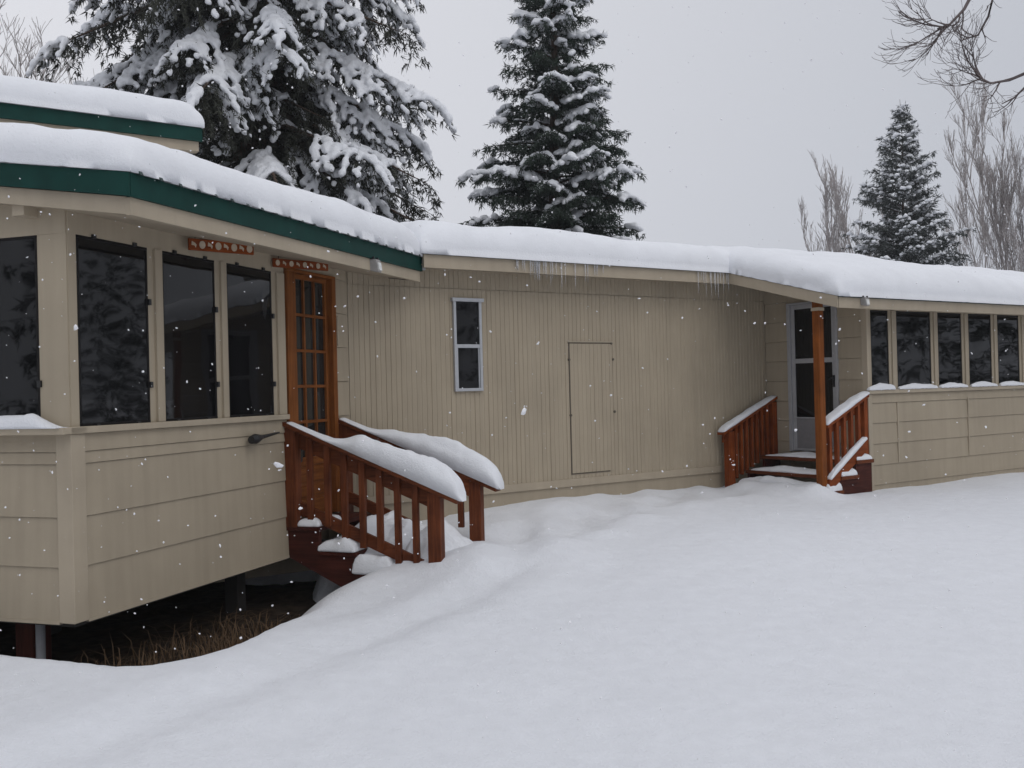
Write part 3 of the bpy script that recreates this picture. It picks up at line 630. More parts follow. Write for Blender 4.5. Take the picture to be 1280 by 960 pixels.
# ================================================================== SNOW LAYERS
def cluster(bounds, r, step):
    """1-D coordinates with points packed near each bound."""
    b = sorted(bounds); pts = set()
    for x in b:
        for t in (0, .012, .04, .09, .17, .28, .42, .6, .8, 1.0):
            for s in (-1, 1):
                y = x + s * t * r
                if b[0] - 1e-9 <= y <= b[-1] + 1e-9: pts.add(round(y, 5))
    x = b[0]
    while x < b[-1]:
        if all(abs(x - q) > step * 0.45 for q in pts): pts.add(round(x, 5))
        x += step
    return np.array(sorted(pts))
def snow_layer(name, fr, rects, zbase, T, r, label, mat='roofsnow', step=0.07, pw=2.5, seed=3, bulge=0.02, lump=0.03, kind=None, edge_noise=0.010, cat='snow'):
    """rects: [(u0,u1,v0,v1)] whose union is the footprint; zbase(u,v) the surface under the snow; T(u,v) depth."""
    us = cluster([x for q in rects for x in q[:2]], r, step); vs = cluster([x for q in rects for x in q[2:]], r, step)
    Ug, Vg = np.meshgrid(us, vs, indexing='ij')
    d = np.full(Ug.shape, -9.0)
    for (a, b, c_, e) in rects:
        d = np.maximum(d, np.minimum(np.minimum(Ug - a, b - Ug), np.minimum(Vg - c_, e - Vg)))
    inside = d > -1e-6
    wig = 1 + 0.35 * vnoise(Ug * 2.3, Vg * 2.3, seed + 13)
    dsm = np.zeros_like(d)
    for (a, b, c_, e) in rects:                                   # softened corners in plan
        sm_ = -np.log(np.exp(-14 * np.clip(Ug - a, 0, 2)) + np.exp(-14 * np.clip(b - Ug, 0, 2)) + np.exp(-14 * np.clip(Vg - c_, 0, 2)) + np.exp(-14 * np.clip(e - Vg, 0, 2))) / 14
        dsm = np.maximum(dsm, sm_)
    d = np.where(d > 0, np.minimum(d, np.maximum(dsm, d * 0.35)), d)
    q = np.clip(d / (r * wig), 0, 1)
    prof = (1 - (1 - q) ** pw) ** (1 / pw)
    t = T(Ug, Vg) * prof
    t = t * (1 + lump * 5 * fbm(Ug * 1.1, Vg * 1.1, seed, 3) * q) + 0.018 * fbm(Ug * 5, Vg * 5, seed + 5, 3) * np.minimum(prof * 2, 1)
    # direction outwards near the edge, for a slight bulge over it
    gu = np.gradient(d, us, axis=0); gv = np.gradient(d, vs, axis=1)
    bl = bulge * np.sin(np.clip(prof, 0, 1) * math.pi) * (q < 1) + edge_noise * vnoise(Ug * 7, Vg * 7, seed + 9) * (q < 0.5)
    nu, nv = Ug - gu * bl, Vg - gv * bl
    zz = zbase(Ug, Vg) + t
    P = fr.U[None, None, :] * nu[..., None] + fr.V[None, None, :] * nv[..., None]
    top = np.dstack([P, zz + EYE])
    bot = np.dstack([P, zbase(Ug, Vg) - 0.004 + EYE])
    nU, nV = Ug.shape; idx = np.arange(nU * nV).reshape(nU, nV)
    cell = inside[:-1, :-1] & inside[1:, :-1] & inside[1:, 1:] & inside[:-1, 1:]
    um, vm = (us[:-1] + us[1:]) / 2, (vs[:-1] + vs[1:]) / 2
    ok = np.zeros_like(cell)
    for (a, b, c_, e) in rects:
        ok |= ((um[:, None] > a) & (um[:, None] < b) & (vm[None, :] > c_) & (vm[None, :] < e))
    cell &= ok
    ci, cj = np.nonzero(cell)
    A, B, C_, D_ = idx[ci, cj], idx[ci + 1, cj], idx[ci + 1, cj + 1], idx[ci, cj + 1]
    crossz = fr.U[0] * fr.V[1] - fr.U[1] * fr.V[0]
    topf = np.stack([A, B, C_, D_], 1) if crossz > 0 else np.stack([A, D_, C_, B], 1)
    n = nU * nV
    botf = topf[:, ::-1] + n
    V = np.concatenate([top.reshape(-1, 3), bot.reshape(-1, 3)]); F = np.concatenate([topf, botf])
    used = np.unique(F); re = np.full(len(V), -1); re[used] = np.arange(len(used)); V, F = V[used], re[F]
    bm = None
    o = fast_mesh(name, V, F, M[mat])
    bm = bmesh.new(); bm.from_mesh(o.data); bmesh.ops.remove_doubles(bm, verts=bm.verts, dist=0.0045); bm.to_mesh(o.data); bm.free(); o.data.shade_smooth()
    tag(o, label, cat, kind=kind)
    return o
snow_layer('roof_snow', FA, [(RU0 - 0.03, RU1 + 0.03, RB, EV + 0.03)], lambda u, v: za(v, 0.004), lambda u, v: 0.245 + 0.055 * smooth(5, 8.8, u) + 0.01 * smooth(-3.9, -5.0, v), 0.25,
           'thick smooth snow on the green trimmed roof of the room on posts', seed=21, kind='thing')
def zmw(u, v):
    return np.where(v < ME, zm(v, 0.004), zw(v, 0.004))
snow_layer('roof_snow', FC, [(4.60, 15.1, -12.5, ME + 0.03), (WRU - 0.03, 15.1, -12.5, WE + 0.03)],
           lambda u, v: np.where(v < -10.4, zm(-10.4, 0.004) - 0.119 * (-10.4 - v), zmw(u, v)), lambda u, v: 0.31 + 0.012 * np.sin(u * 1.3) + 0 * v, 0.27,
           'long thick snow blanket on the roof of the main house and wing', seed=33, kind='thing')
snow_layer('roof_snow', FC, [(-3.1, 2.97, -12.2, -9.455)], lambda u, v: np.where(v > -10.8, 2.559 + 0.125 * (-9.48 - v), 2.724 - 0.12 * (-10.8 - v)), lambda u, v: 0.26 + 0 * u, 0.17,
           'snow on the taller rear roof at upper left', seed=41, kind='thing')
# handrail caps of snow: a loft along the rail
def rail_snow(fr, axis, c, pts, wd, label, seed, group=None, flat=3.0):
    """pts: [(a, z_rail, depth)]"""
    a = np.array([p[0] for p in pts]); z = np.array([p[1] for p in pts]); t = np.array([p[2] for p in pts])
    aa = np.linspace(a[0], a[-1], 90); s = np.linspace(0, 1, 90)
    zz = np.interp(aa, a, z) if a[-1] > a[0] else np.interp(-aa, -a, z); tt = np.interp(aa, a, t) if a[-1] > a[0] else np.interp(-aa, -a, t)
    for _ in range(2): tt[1:-1] = (tt[:-2] + tt[1:-1] * 2 + tt[2:]) / 4
    K = 13; V = []; F = []
    for i in range(90):
        for k in range(K):
            th = math.pi * k / (K - 1); cx, cz = math.cos(th), math.sin(th)
            x = np.sign(cx) * abs(cx) ** (2 / flat); y = abs(cz) ** (2 / flat)
            wi = wd / 2 * (1 + 0.30 * min(1, tt[i] / 0.15) * math.sin(math.pi * y) + 0.12 * float(vnoise(s[i] * 9, k * 0.6, seed)))
            h = tt[i] * y * (1 + 0.34 * float(vnoise(s[i] * 7, k * 0.35, seed + 3)) + 0.10 * float(vnoise(s[i] * 23, k * 0.8, seed + 6)))
            cc = c + x * wi * min(1, 0.55 + tt[i] / 0.05)
            V.append(fr.p(cc, aa[i], zz[i] + h + 0.001) if axis == 'v' else fr.p(aa[i], cc, zz[i] + h + 0.001))
    for i in range(89):
        for k in range(K - 1):
            F.append((i * K + k, i * K + k + 1, (i + 1) * K + k + 1, (i + 1) * K + k))
        F.append((i * K + K - 1, i * K, (i + 1) * K, (i + 1) * K + K - 1))
    m = MB(); m.add(V, F + [tuple(range(K))[::-1], tuple(range(89 * K, 90 * K))])
    o = m.build('rail_snow', M['snow'], None, smooth_=True); tag(o, label, 'snow', group, 'thing'); return o
rp = lambda L: [(v, rz(v, 0.0), t) for v, t in L]
rail_snow(FA, 'v', NU, rp([(-4.36, 0.010), (-4.1, 0.015), (-3.98, 0.03), (-3.86, 0.075), (-3.7, 0.15), (-3.5, 0.185), (-3.25, 0.20), (-3.1, 0.205), (-2.96, 0.195), (-2.88, 0.165), (-2.85, 0.12), (-2.836, 0.06), (-2.83, 0.0)]), 0.15, 'thick rounded snow along the near handrail of the door stairs', 5)
rail_snow(FA, 'v', FU, rp([(-4.36, 0.012), (-4.1, 0.02), (-3.98, 0.05), (-3.85, 0.10), (-3.7, 0.14), (-3.5, 0.20), (-3.3, 0.215), (-3.1, 0.205), (-2.96, 0.19), (-2.88, 0.155), (-2.85, 0.11), (-2.836, 0.05), (-2.83, 0.0)]), 0.16, 'thick rounded snow along the far handrail of the door stairs', 8)
rail_snow(FC, 'u', -8.42, [(u, -0.165 - 0.43 * (9.65 - u), t) for u, t in ((8.695, 0.0), (8.72, 0.035), (8.8, 0.05), (9.2, 0.045), (9.5, 0.03), (9.63, 0.012))], 0.125, 'thin snow on the porch handrail against the ribbed wall', 12)
rail_snow(FC, 'u', -7.10, [(u, -0.150 - 0.445 * (9.65 - u), t) for u, t in ((8.912, 0.02), (8.95, 0.05), (9.2, 0.06), (9.5, 0.055), (9.64, 0.035), (9.66, 0.0))], 0.125, 'thin snow on the porch handrail beside the orange post', 15)
rail_snow(FC, 'u', -7.05, [(u, -1.075 + 0.646 * (u - 8.91), t) for u, t in ((8.915, 0.03), (9.0, 0.06), (9.2, 0.045), (9.35, 0.06), (9.5, 0.045), (9.555, 0.03), (9.565, 0.0))], 0.07, 'ragged snow on the lower rail behind the orange porch post', 18)

def mound(name, fr, u0, u1, v0, v1, hfun, label, seed, step=0.03, mat='snow', floor=None, r=0.07):
    us, vs = cluster([u0, u1], r, step), cluster([v0, v1], r, step)
    Ug, Vg = np.meshgrid(us, vs, indexing='ij'); d = np.minimum(np.minimum(Ug - u0, u1 - Ug), np.minimum(Vg - v0, v1 - Vg))
    q = np.clip(d / r, 0, 1); e = (1 - (1 - q) ** 2.2) ** (1 / 2.2)
    base, t = hfun(Ug, Vg)
    z = base + t * e * (1 + 0.35 * fbm(Ug * 6, Vg * 6, seed, 3)) 
    P = fr.U[None, None] * Ug[..., None] + fr.V[None, None] * Vg[..., None]
    j = 0.02 * vnoise(Ug * 9, Vg * 9, seed + 4) * (q < 1)
    P = P + fr.U[None, None] * j[..., None]
    nU, nV = Ug.shape; idx = np.arange(nU * nV).reshape(nU, nV)
    A, B, C_, D_ = idx[:-1, :-1].ravel(), idx[1:, :-1].ravel(), idx[1:, 1:].ravel(), idx[:-1, 1:].ravel()
    cz = fr.U[0] * fr.V[1] - fr.U[1] * fr.V[0]
    topf = np.stack([A, B, C_, D_], 1) if cz > 0 else np.stack([A, D_, C_, B], 1)
    n = nU * nV; V = np.concatenate([np.dstack([P, z + EYE]).reshape(-1, 3), np.dstack([P, base - 0.004 + EYE]).reshape(-1, 3)])
    o = fast_mesh(name, V, np.concatenate([topf, topf[:, ::-1] + n]), M[mat])
    bm = bmesh.new(); bm.from_mesh(o.data); bmesh.ops.remove_doubles(bm, verts=bm.verts, dist=0.0045); bm.to_mesh(o.data); bm.free(); o.data.shade_smooth()
    if name == 'tread_snow' and fr is FA:
        m_ = o.modifiers.new('fuse', 'REMESH'); m_.mode = 'VOXEL'; m_.voxel_size = 0.012; m_.use_smooth_shade = True
        m_ = o.modifiers.new('soften', 'SMOOTH'); m_.factor = 0.5; m_.iterations = 5
    tag(o, label, 'snow', kind='thing'); return o
# snow lying on the treads of the stairs
flat = lambda z, t: (lambda u, v: (z + 0 * u, t(u, v)))
mound('tread_snow', FA, NU - 0.04, 7.62, -4.30, -4.09, flat(-1.084, lambda u, v: 0.045 + 0.02 * np.sin(u * 15)), 'small crumbled snow on the top step below the orange door', 2)
mound('tread_snow', FA, NU - 0.06, 8.12, -4.11, -3.755, flat(-1.279, lambda u, v: 0.075 + 0.13 * smooth(7.25, 7.5, u) * smooth(-4.1, -3.8, v) + 0.05 * np.exp(-((u - 7.24) / .05) ** 2 - ((v + 3.87) / .05) ** 2)), 'lumpy snow on the second step of the door stairs', 6)
mound('tread_snow', FA, NU - 0.07, 8.12, -3.79, -3.44, flat(-1.451, lambda u, v: 0.16 + 0.16 * smooth(7.28, 7.6, u)), 'deep snow on the third step of the door stairs', 7)
mound('tread_snow', FA, NU - 0.09, 8.14, -3.50, -2.92, lambda u, v: (-1.62 + 0 * u, np.maximum(0.05, (-1.13 - 0.26 * smooth(-3.35, -2.95, v) + 0.08 * smooth(7.4, 8.0, u)) + 1.62 - 0.17 * smooth(7.40, 7.20, u))), 'snow drift burying the foot of the door stairs', 9, r=0.28)
for (u0, u1, z), th, lab in zip(rsteps, (0.03, 0.045, 0.085), ('thin snow on the top porch step under the storm door', 'snow on the middle porch step', 'rounded snow on the lowest porch step')):
    mound('tread_snow', FC, u0 + 0.01, u1 - 0.03, -8.33, -7.015, flat(z + 0.001, lambda u, v, th=th: th + 0.03 * smooth(-7.25, -7.08, v) + 0.015 * np.sin(v * 7)), lab, 14, r=0.09)
# sill snow of the extension
mound('sill_snow', FB, -6.9, DA + 0.0, VB + 0.006, VB + 0.115, flat(ZB, lambda u, v: 0.012 + 0.062 * smooth(-4.43, -4.62, u) + 0.012 * np.sin(u * 9)), 'snow lying on the front sill of the room on posts', 4, r=0.05)
for (a, b), lab in zip(WOP[:5], ('rounded snow on the sill of the narrow wing window beside the door', 'thin snow on the sill of the widest wing window', 'thin snow on the sill of the third wing window', 'thin snow on the sill of the fourth wing window', 'thin snow on the sill of the farthest wing window')):
    mound('sill_snow', FC, a - 0.02 - (0.07 if a < 10 else 0), b + 0.05, WV + 0.002, WV + 0.045, flat(wz0, lambda u, v: 0.035 + 0.03 * np.sin((u - a) / (b - a) * 3) + (0.02 if a < 10 else 0)), lab, int(a * 10), r=0.03)

# icicles
def icicle(u, v, z, L, r, grp, lab):
    m = MB(); k = 6; a = random.uniform(-.004, .004)
    pts = [FC.p(u + a * t * t + random.uniform(-.0015, .0015), v + random.uniform(-.0015, .0015), z - L * t) for t in np.linspace(0, 1, k)]
    m.tube(pts, [r * (1 - t) ** 0.75 + 0.0008 for t in np.linspace(0, 1, k)], 6)
    o = m.build('icicle', M['ice'], None, smooth_=True); tag(o, lab, 'icicle', grp, 'thing')
for k in range(30):
    u = random.uniform(5.66, 6.86); dens = math.exp(-((u - 6.25) / 0.45) ** 2)
    icicle(u, ME + 0.022, 1.296, 0.07 + 0.21 * dens * random.uniform(0.4, 1.2), random.uniform(0.0045, 0.0095), 'icicles along the middle of the main eave', 'thin clear icicle in the row hanging from the middle of the main eave')
for k in range(13):
    u = 8.23 + 0.037 * k + random.uniform(-.03, .03)
    icicle(u, ME + 0.022, 1.296, random.uniform(0.10, 0.33), random.uniform(0.0045, 0.009), 'icicles at the porch end of the main eave', 'thin clear icicle in the cluster where the main eave meets the porch roof')

# ================================================================== GROUND
def base_height(X, Y):
    h = -1.575 + 0.052 * np.clip(Y - 4, -6, 7.0) - 0.006 * np.clip(X, -8, 12)
    uA, vA = X * UA[0] + Y * UA[1], X * VA[0] + Y * VA[1]
    uC, vC = X * UC[0] + Y * UC[1], X * VC[0] + Y * VC[1]
    h = h + 0.05 * fbm(X * 0.35, Y * 0.35, 5, 3) + 0.020 * fbm(X * 1.5, Y * 1.5, 8, 4) + 0.005 * vnoise(X * 7, Y * 7, 19) * smooth(14, 9, Y)
    # drift mound at the foot of the door stairs
    h = h + 0.06 * np.exp(-((uA - 7.65) / 0.5) ** 2 - ((vA + 2.95) / 0.34) ** 2)
    h = h + 0.08 * np.exp(-((uA - 7.9) / 0.5) ** 2 - ((vA + 2.5) / 0.5) ** 2)
    h = h - 0.065 * np.exp(-((uA - 6.3) / 1.0) ** 2 - ((vA + 3.2) / 0.55) ** 2)
    # old footprints and troughs
    def seg(path):
        best = np.full(X.shape, 9.0)
        for (x0, y0), (x1, y1) in zip(path[:-1], path[1:]):
            dx, dy = x1 - x0, y1 - y0; t = np.clip(((X - x0) * dx + (Y - y0) * dy) / (dx * dx + dy * dy), 0, 1)
            best = np.minimum(best, np.hypot(X - x0 - t * dx, Y - y0 - t * dy))
        return best
    p1 = [(-0.25, 8.3), (0.3, 9.2), (0.95, 10.2), (1.7, 11.0), (2.6, 11.7), (3.45, 12.05)]
    d1 = seg(p1) + 0.16 * vnoise(X * 1.8, Y * 1.8, 77)
    h = h - 0.035 * np.exp(-(d1 / 0.34) ** 2) + 0.025 * np.exp(-((d1 - 0.55) / 0.24) ** 2)
    h = h + 0.09 * vnoise(X * 2.6, Y * 2.6, 61) * np.exp(-(d1 / 0.6) ** 2)
    acc = 0.0; k = 0                                              # softened old footprints along that path
    for (x0, y0), (x1, y1) in zip(p1[:-1], p1[1:]):
        ln = math.hypot(x1 - x0, y1 - y0); q = 0.2
        while q < ln:
            sd = 0.17 if k % 2 else -0.17; k += 1
            fx, fy = x0 + (x1 - x0) * q / ln - (y1 - y0) / ln * sd, y0 + (y1 - y0) * q / ln + (x1 - x0) / ln * sd
            rr = np.hypot((X - fx) / 1.0, (Y - fy) / 1.5)
            h = h - 0.032 * np.exp(-(rr / 0.18) ** 2) + 0.014 * np.exp(-((rr - 0.30) / 0.11) ** 2); q += 0.46
    p2 = [(-2.6, 3.7), (-1.88, 4.54), (-1.58, 4.95), (-1.3, 5.35), (-1.0, 5.85), (-0.68, 6.4), (-0.26, 7.07), (0.23, 8.15)]
    d2 = seg(p2) + 0.10 * vnoise(X * 2.2, Y * 2.2, 78)
    h = h - 0.028 * np.exp(-(d2 / 0.16) ** 2) + 0.022 * np.exp(-((d2 - 0.36) / 0.2) ** 2)
    # snow piled a little on the walls
    dw = np.abs(vC - DC); h = h + 0.05 * np.exp(-(dw / 0.5) ** 2) * ((uC > 5) & (uC < 9)) * (0.5 + vnoise(uC * 1.6, uC * 0 + 3, 4))
    h = h + 0.10 * smooth(0.42, 0.0, np.abs(uC - 8.80)) * smooth(1.0, 0.3, np.abs(vC + 7.62)) + 0.07 * np.exp(-((uC - 8.82) / 0.16) ** 2 - ((vC + 7.12) / 0.14) ** 2)
    return h, uA, vA
def ground_height(X, Y):
    h, uA, vA = base_height(X, Y)
    # hollow left bare under the raised room
    wob = 0.10 * vnoise(X * 2.0, Y * 2.0, 30)
    e_u = uA - (4.50 + wob); e_v = (-3.40 + wob * 0.6) - vA
    rad = 0.45
    dd = np.where((e_u < rad) & (e_v < rad), rad - np.hypot(np.maximum(rad - e_u, 0), np.maximum(rad - e_v, 0)), np.minimum(e_u, e_v))
    soft = 0.42 + 0.75 * smooth(5.7, 6.8, uA)
    S = smooth(0.0, 1.0, dd / soft) * (1 - smooth(7.35 + 0.9 * smooth(-4.3, -4.9, vA), 8.0 + 0.9 * smooth(-4.3, -4.9, vA), uA)) * smooth(-9.5, -8.0, vA)
    lip = 0.015 * np.exp(-(dd / 0.22) ** 2)
    return h - 0.62 * S + lip * (1 - smooth(6.9, 7.4, uA)), S
def spread(lo, hi, step, far, g=1.22):
    mid = list(np.arange(lo, hi, step)); s = step; x = lo; left = []
    while x > -far: s *= g; x -= s; left.append(x)
    s = step; x = mid[-1]; right = []
    while x < far: s *= g; x += s; right.append(x)
    return np.array(left[::-1] + mid + right)
xs, ys = spread(-5.2, 8.0, 0.045, 420), spread(2.2, 13.2, 0.045, 420)
X, Y = np.meshgrid(xs, ys, indexing='ij'); Hh, _ = ground_height(X, Y)
idx = np.arange(X.size).reshape(X.shape)
F = np.stack([idx[:-1, :-1].ravel(), idx[1:, :-1].ravel(), idx[1:, 1:].ravel(), idx[:-1, 1:].ravel()], 1)
g = fast_mesh('ground', np.stack([X.ravel(), Y.ravel(), Hh.ravel() + EYE], 1), F, M['groundsnow']); tag(g, 'even fresh snow over the yard', 'ground', kind='structure')
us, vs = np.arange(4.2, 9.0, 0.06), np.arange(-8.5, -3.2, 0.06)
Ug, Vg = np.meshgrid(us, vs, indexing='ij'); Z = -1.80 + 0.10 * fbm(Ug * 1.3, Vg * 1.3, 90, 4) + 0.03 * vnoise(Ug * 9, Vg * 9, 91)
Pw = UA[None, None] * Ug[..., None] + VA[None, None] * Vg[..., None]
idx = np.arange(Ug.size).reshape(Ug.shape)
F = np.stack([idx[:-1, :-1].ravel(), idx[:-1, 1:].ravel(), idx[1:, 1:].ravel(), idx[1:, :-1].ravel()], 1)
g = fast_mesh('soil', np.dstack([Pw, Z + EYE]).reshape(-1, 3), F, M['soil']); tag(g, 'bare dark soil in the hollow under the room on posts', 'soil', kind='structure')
# dry grass in the hollow
V, F = [], []
for k in range(2600):
    u = RNG.uniform(4.75, 6.6); v = RNG.uniform(-4.6, -3.62)
    if RNG.random() > 0.25 + 0.9 * math.exp(-((u - 5.7) / 0.5) ** 2 - ((v + 3.95) / 0.22) ** 2): continue
    b = np.array(FA.p(u, v, -1.82)); hgt = RNG.uniform(0.10, 0.30); an = RNG.uniform(0, 6.28); ln = RNG.uniform(0.3, 1.2) * hgt
    dx, dy = math.cos(an), math.sin(an); sd = np.array([-dy, dx, 0]) * 0.0035
    m_ = b + np.array([dx * ln * .35, dy * ln * .35, hgt * .7]); t_ = b + np.array([dx * ln, dy * ln, hgt * RNG.uniform(.6, 1.0)])
    o = len(V); V += [b - sd, b + sd, m_ + sd * .8, m_ - sd * .8, t_]; F += [(o, o + 1, o + 2), (o, o + 2, o + 3), (o + 3, o + 2, o + 4)]
g = fast_mesh('dry_grass', V, F, M['grass'], smooth_=False); tag(g, 'dry brown grass at the edge of the hollow under the room', 'grass', kind='stuff')

# ================================================================== TREES
def fuse_snow(o, size, it=3):
    """melt overlapping lumps into one continuous cushion."""
    m = o.modifiers.new('fuse', 'REMESH'); m.mode = 'VOXEL'; m.voxel_size = size; m.use_smooth_shade = True
    k = o.modifiers.new('soften', 'SMOOTH'); k.factor = 0.5; k.iterations = it
ICO = None
def ico(sub):
    bm = bmesh.new(); bmesh.ops.create_icosphere(bm, subdivisions=sub, radius=1)
    V = np.array([v.co[:] for v in bm.verts]); F = np.array([[v.index for v in f.verts] for f in bm.faces]); bm.free(); return V, F
ICO2, ICO1 = ico(2), ico(1)
def lumps_mesh(cen, axes, rng, src=None, amp=0.22):
    """ellipsoid lumps: cen (n,3), axes (n,3,3) rows = scaled axes."""
    v0, f0 = src if src else ICO2
    n = len(cen); k = len(v0)
    ph = rng.uniform(0, 6.28, (n, 6)); fr = rng.uniform(1.6, 3.6, (n, 6))
    r = 1 + amp * (np.sin(fr[:, 0, None] * v0[None, :, 0] + ph[:, 0, None]) * np.sin(fr[:, 1, None] * v0[None, :, 1] + ph[:, 1, None]) + 0.6 * np.sin(2.3 * fr[:, 2, None] * v0[None, :, 2] + ph[:, 2, None] + 2 * v0[None, :, 0]) + 0.35 * np.sin(4 * fr[:, 3, None] * v0[None, :, 0] + ph[:, 3, None]) * np.sin(4 * fr[:, 4, None] * v0[None, :, 1] + ph[:, 4, None]))
    loc = v0[None] * r[..., None]
    loc[..., 2] = np.where(loc[..., 2] < 0, loc[..., 2] * 0.45, loc[..., 2])
    V = cen[:, None, :] + np.einsum('nki,nij->nkj', loc, axes)
    F = (f0[None] + (np.arange(n) * k)[:, None, None]).reshape(-1, 3)
    return V.reshape(-1, 3), F
def unit(a): return a / (np.linalg.norm(a, axis=-1, keepdims=True) + 1e-9)
def tufts(P, D, rng, k, ln, wd, splay):
    """needle blades: k triangles per point P heading roughly along D."""
    n = len(P); P = np.repeat(P, k, 0); D = np.repeat(D, k, 0)
    d = unit(D + splay * rng.normal(0, 1, P.shape) + np.array([0, 0, -0.10]))
    s = unit(np.cross(d, rng.normal(0, 1, P.shape)))
    L = ln * rng.uniform(0.6, 1.3, (len(P), 1)); W = wd * rng.uniform(0.7, 1.3, (len(P), 1))
    b = P + 0.02 * rng.normal(0, 1, P.shape)
    V = np.stack([b - s * W / 2, b + s * W / 2, b + d * L], 1).reshape(-1, 3)
    return V, np.arange(len(V)).reshape(-1, 3)
def conifer(name, label, loc, H, prof, z0, seed, n_boughs, droop, lift, twigs, needle, snow, mat, trunk_r, hang=0.35, tuft_k=6, lump=1.0, group=None, top=None, only_mesh=False, snow_src=None, cone_power=1.0, limb=1.0, spacing=0.075, fuse=0.0):
    rng = np.random.default_rng(seed)
    loc = np.array(loc, float)
    NP, ND, limbs, SC, SA = [], [], [], [], []
    tops = top if top else H
    for i in range(n_boughs):
        f = (i + rng.uniform(-.3, .3)) / n_boughs
        h = z0 + (tops - z0) * f ** cone_power
        az = i * 2.39996 + rng.uniform(-.35, .35)
        L = prof(h) * (rng.uniform(0.78, 1.04) if rng.random() > 0.22 else rng.uniform(0.3, 0.55))
        if L < 0.12: continue
        o = np.array([math.cos(az), math.sin(az), 0]); sd = np.array([-o[1], o[0], 0])
        dr, lf = droop(h) * rng.uniform(0.7, 1.25), lift(h)
        bend = rng.uniform(-.18, .18)
        cur = lambda t: (o[None] * (L * t)[:, None] + sd[None] * (bend * L * t * t)[:, None] + np.array([0, 0, 1.0])[None] * (h + L * (lf * t - dr * t * t + 0.30 * dr * t ** 4))[:, None])
        t = np.linspace(0, 1, 9); C = cur(t)
        limbs.append((C + loc, np.linspace(max(0.010, 0.013 * L + 0.006) * limb, 0.004, 9)))
        cover = rng.random()
        nt = max(3, int(twigs * L))
        for j in range(nt):
            tt = 0.14 + 0.86 * (j + rng.random()) / nt
            p = cur(np.array([tt]))[0]; p2 = cur(np.array([min(1, tt + .05)]))[0]; p1 = cur(np.array([tt - .05]))[0]; ax = unit(p2 - p1)
            side = 1 if j % 2 else -1
            l = (0.44 * L ** 0.8) * (1 - 0.72 * tt) * rng.uniform(0.65, 1.2) + 0.10
            if tt > 0.93: d0 = ax
            else: d0 = unit(sd * side * rng.uniform(0.6, 1.0) + ax * rng.uniform(0.5, 1.0))
            m = max(3, int(l / (0.55 * needle))); q = (np.arange(m) + rng.uniform(0, 1, m)) / m
            pts = p + d0[None] * (l * q)[:, None] + np.array([0, 0, -1.0])[None] * (hang * l * q ** 1.7)[:, None]
            dd = unit(d0[None] + np.array([0, 0, -1.0])[None] * (1.7 * hang * q ** 0.7)[:, None])
            NP.append(pts); ND.append(dd)
            # twiglets hanging under the twig
            m2 = int(m * 0.8)
            if m2 > 0:
                q2 = rng.random(m2); pp = p + d0[None] * (l * q2)[:, None] + np.array([0, 0, -1.0])[None] * (hang * l * q2 ** 1.7)[:, None]
                dn = unit(rng.normal(0, .5, (m2, 3)) + np.array([0, 0, -1.0]) * (0.3 + hang * 1.4))
                NP.append(pp + dn * (0.5 * needle)); ND.append(dn)
            field = math.sin(p[0] * 4.1 + seed) + math.sin(p[1] * 3.8 + 1.7 * seed) + math.sin(p[2] * 4.3 + 0.6 * seed)
            if tt > 0.30 and field + 1.6 * (cover - 0.5) > snow:
                nl = max(2, int(l / spacing))
                for e in range(nl):
                    qq = (e + rng.random()) / nl
                    if rng.random() < 0.12: continue
                    fw = unit(d0 + np.array([0, 0, -1.5 * hang * qq ** 0.7])); sw = unit(np.cross(np.array([0, 0, 1.0]), fw)); up = np.cross(fw, sw)
                    c = p + d0 * (l * qq) + np.array([0, 0, -hang * l * qq ** 1.7 + 0.03 * lump]) + sw * rng.normal(0, 0.035 * lump)
                    fat = lump * (1.15 - 0.45 * qq) * rng.uniform(0.65, 1.25)
                    SC.append(c); SA.append(np.stack([fw * 0.105 * fat, sw * 0.085 * fat, up * 0.085 * fat]))
        if L > 0.8:                                                # thin snow along the limb itself
            for tt in np.arange(0.06, 0.7, 0.07 / L):
                if rng.random() > 0.30 + 0.6 * cover: continue
                p = cur(np.array([tt]))[0]; ax = unit(cur(np.array([tt + .03]))[0] - p); sw = unit(np.cross(np.array([0, 0, 1.0]), ax)); up = np.cross(ax, sw)
                wdt = (0.03 + 0.05 * tt) * lump * rng.uniform(.7, 1.2)
                SC.append(p + np.array([0, 0, 0.022 + 0.006 * L])); SA.append(np.stack([ax * 0.075, sw * wdt, up * 0.035 * lump]))
    NP, ND = np.concatenate(NP), np.concatenate(ND)
    V, F = tufts(NP + loc, ND, rng, tuft_k, needle, needle * 0.20, 0.55)
    # limbs and trunk
    tb = MB(); hs = np.linspace(-0.4, tops * 1.03, 14)
    tb.tube([(loc[0] + 0.04 * math.sin(h * .9), loc[1], loc[2] + h) for h in hs], [trunk_r * max(0.05, 1 - h / (H * 1.02)) for h in hs], 10)
    for C, rr in limbs: tb.tube(C, rr, 5, cap=False)
    if SC: SV, SF = lumps_mesh(np.array(SC) + loc, np.array(SA), rng, snow_src)
    else: SV = None
    if only_mesh: return V, F, SV, (SF if SC else None), tb
    root = thing(name, label, 'tree', tuple(loc), group)
    tb.build('trunk', M['bark'], root, smooth_=True, recalc=False)
    fast_mesh('crown', V, F, M[mat], root, smooth_=False)
    if SV is not None:
        so_ = fast_mesh('bough_snow', SV, SF, M['boughsnow'], root)
        if fuse: fuse_snow(so_, fuse)
    return root
G0 = EYE - 1.5
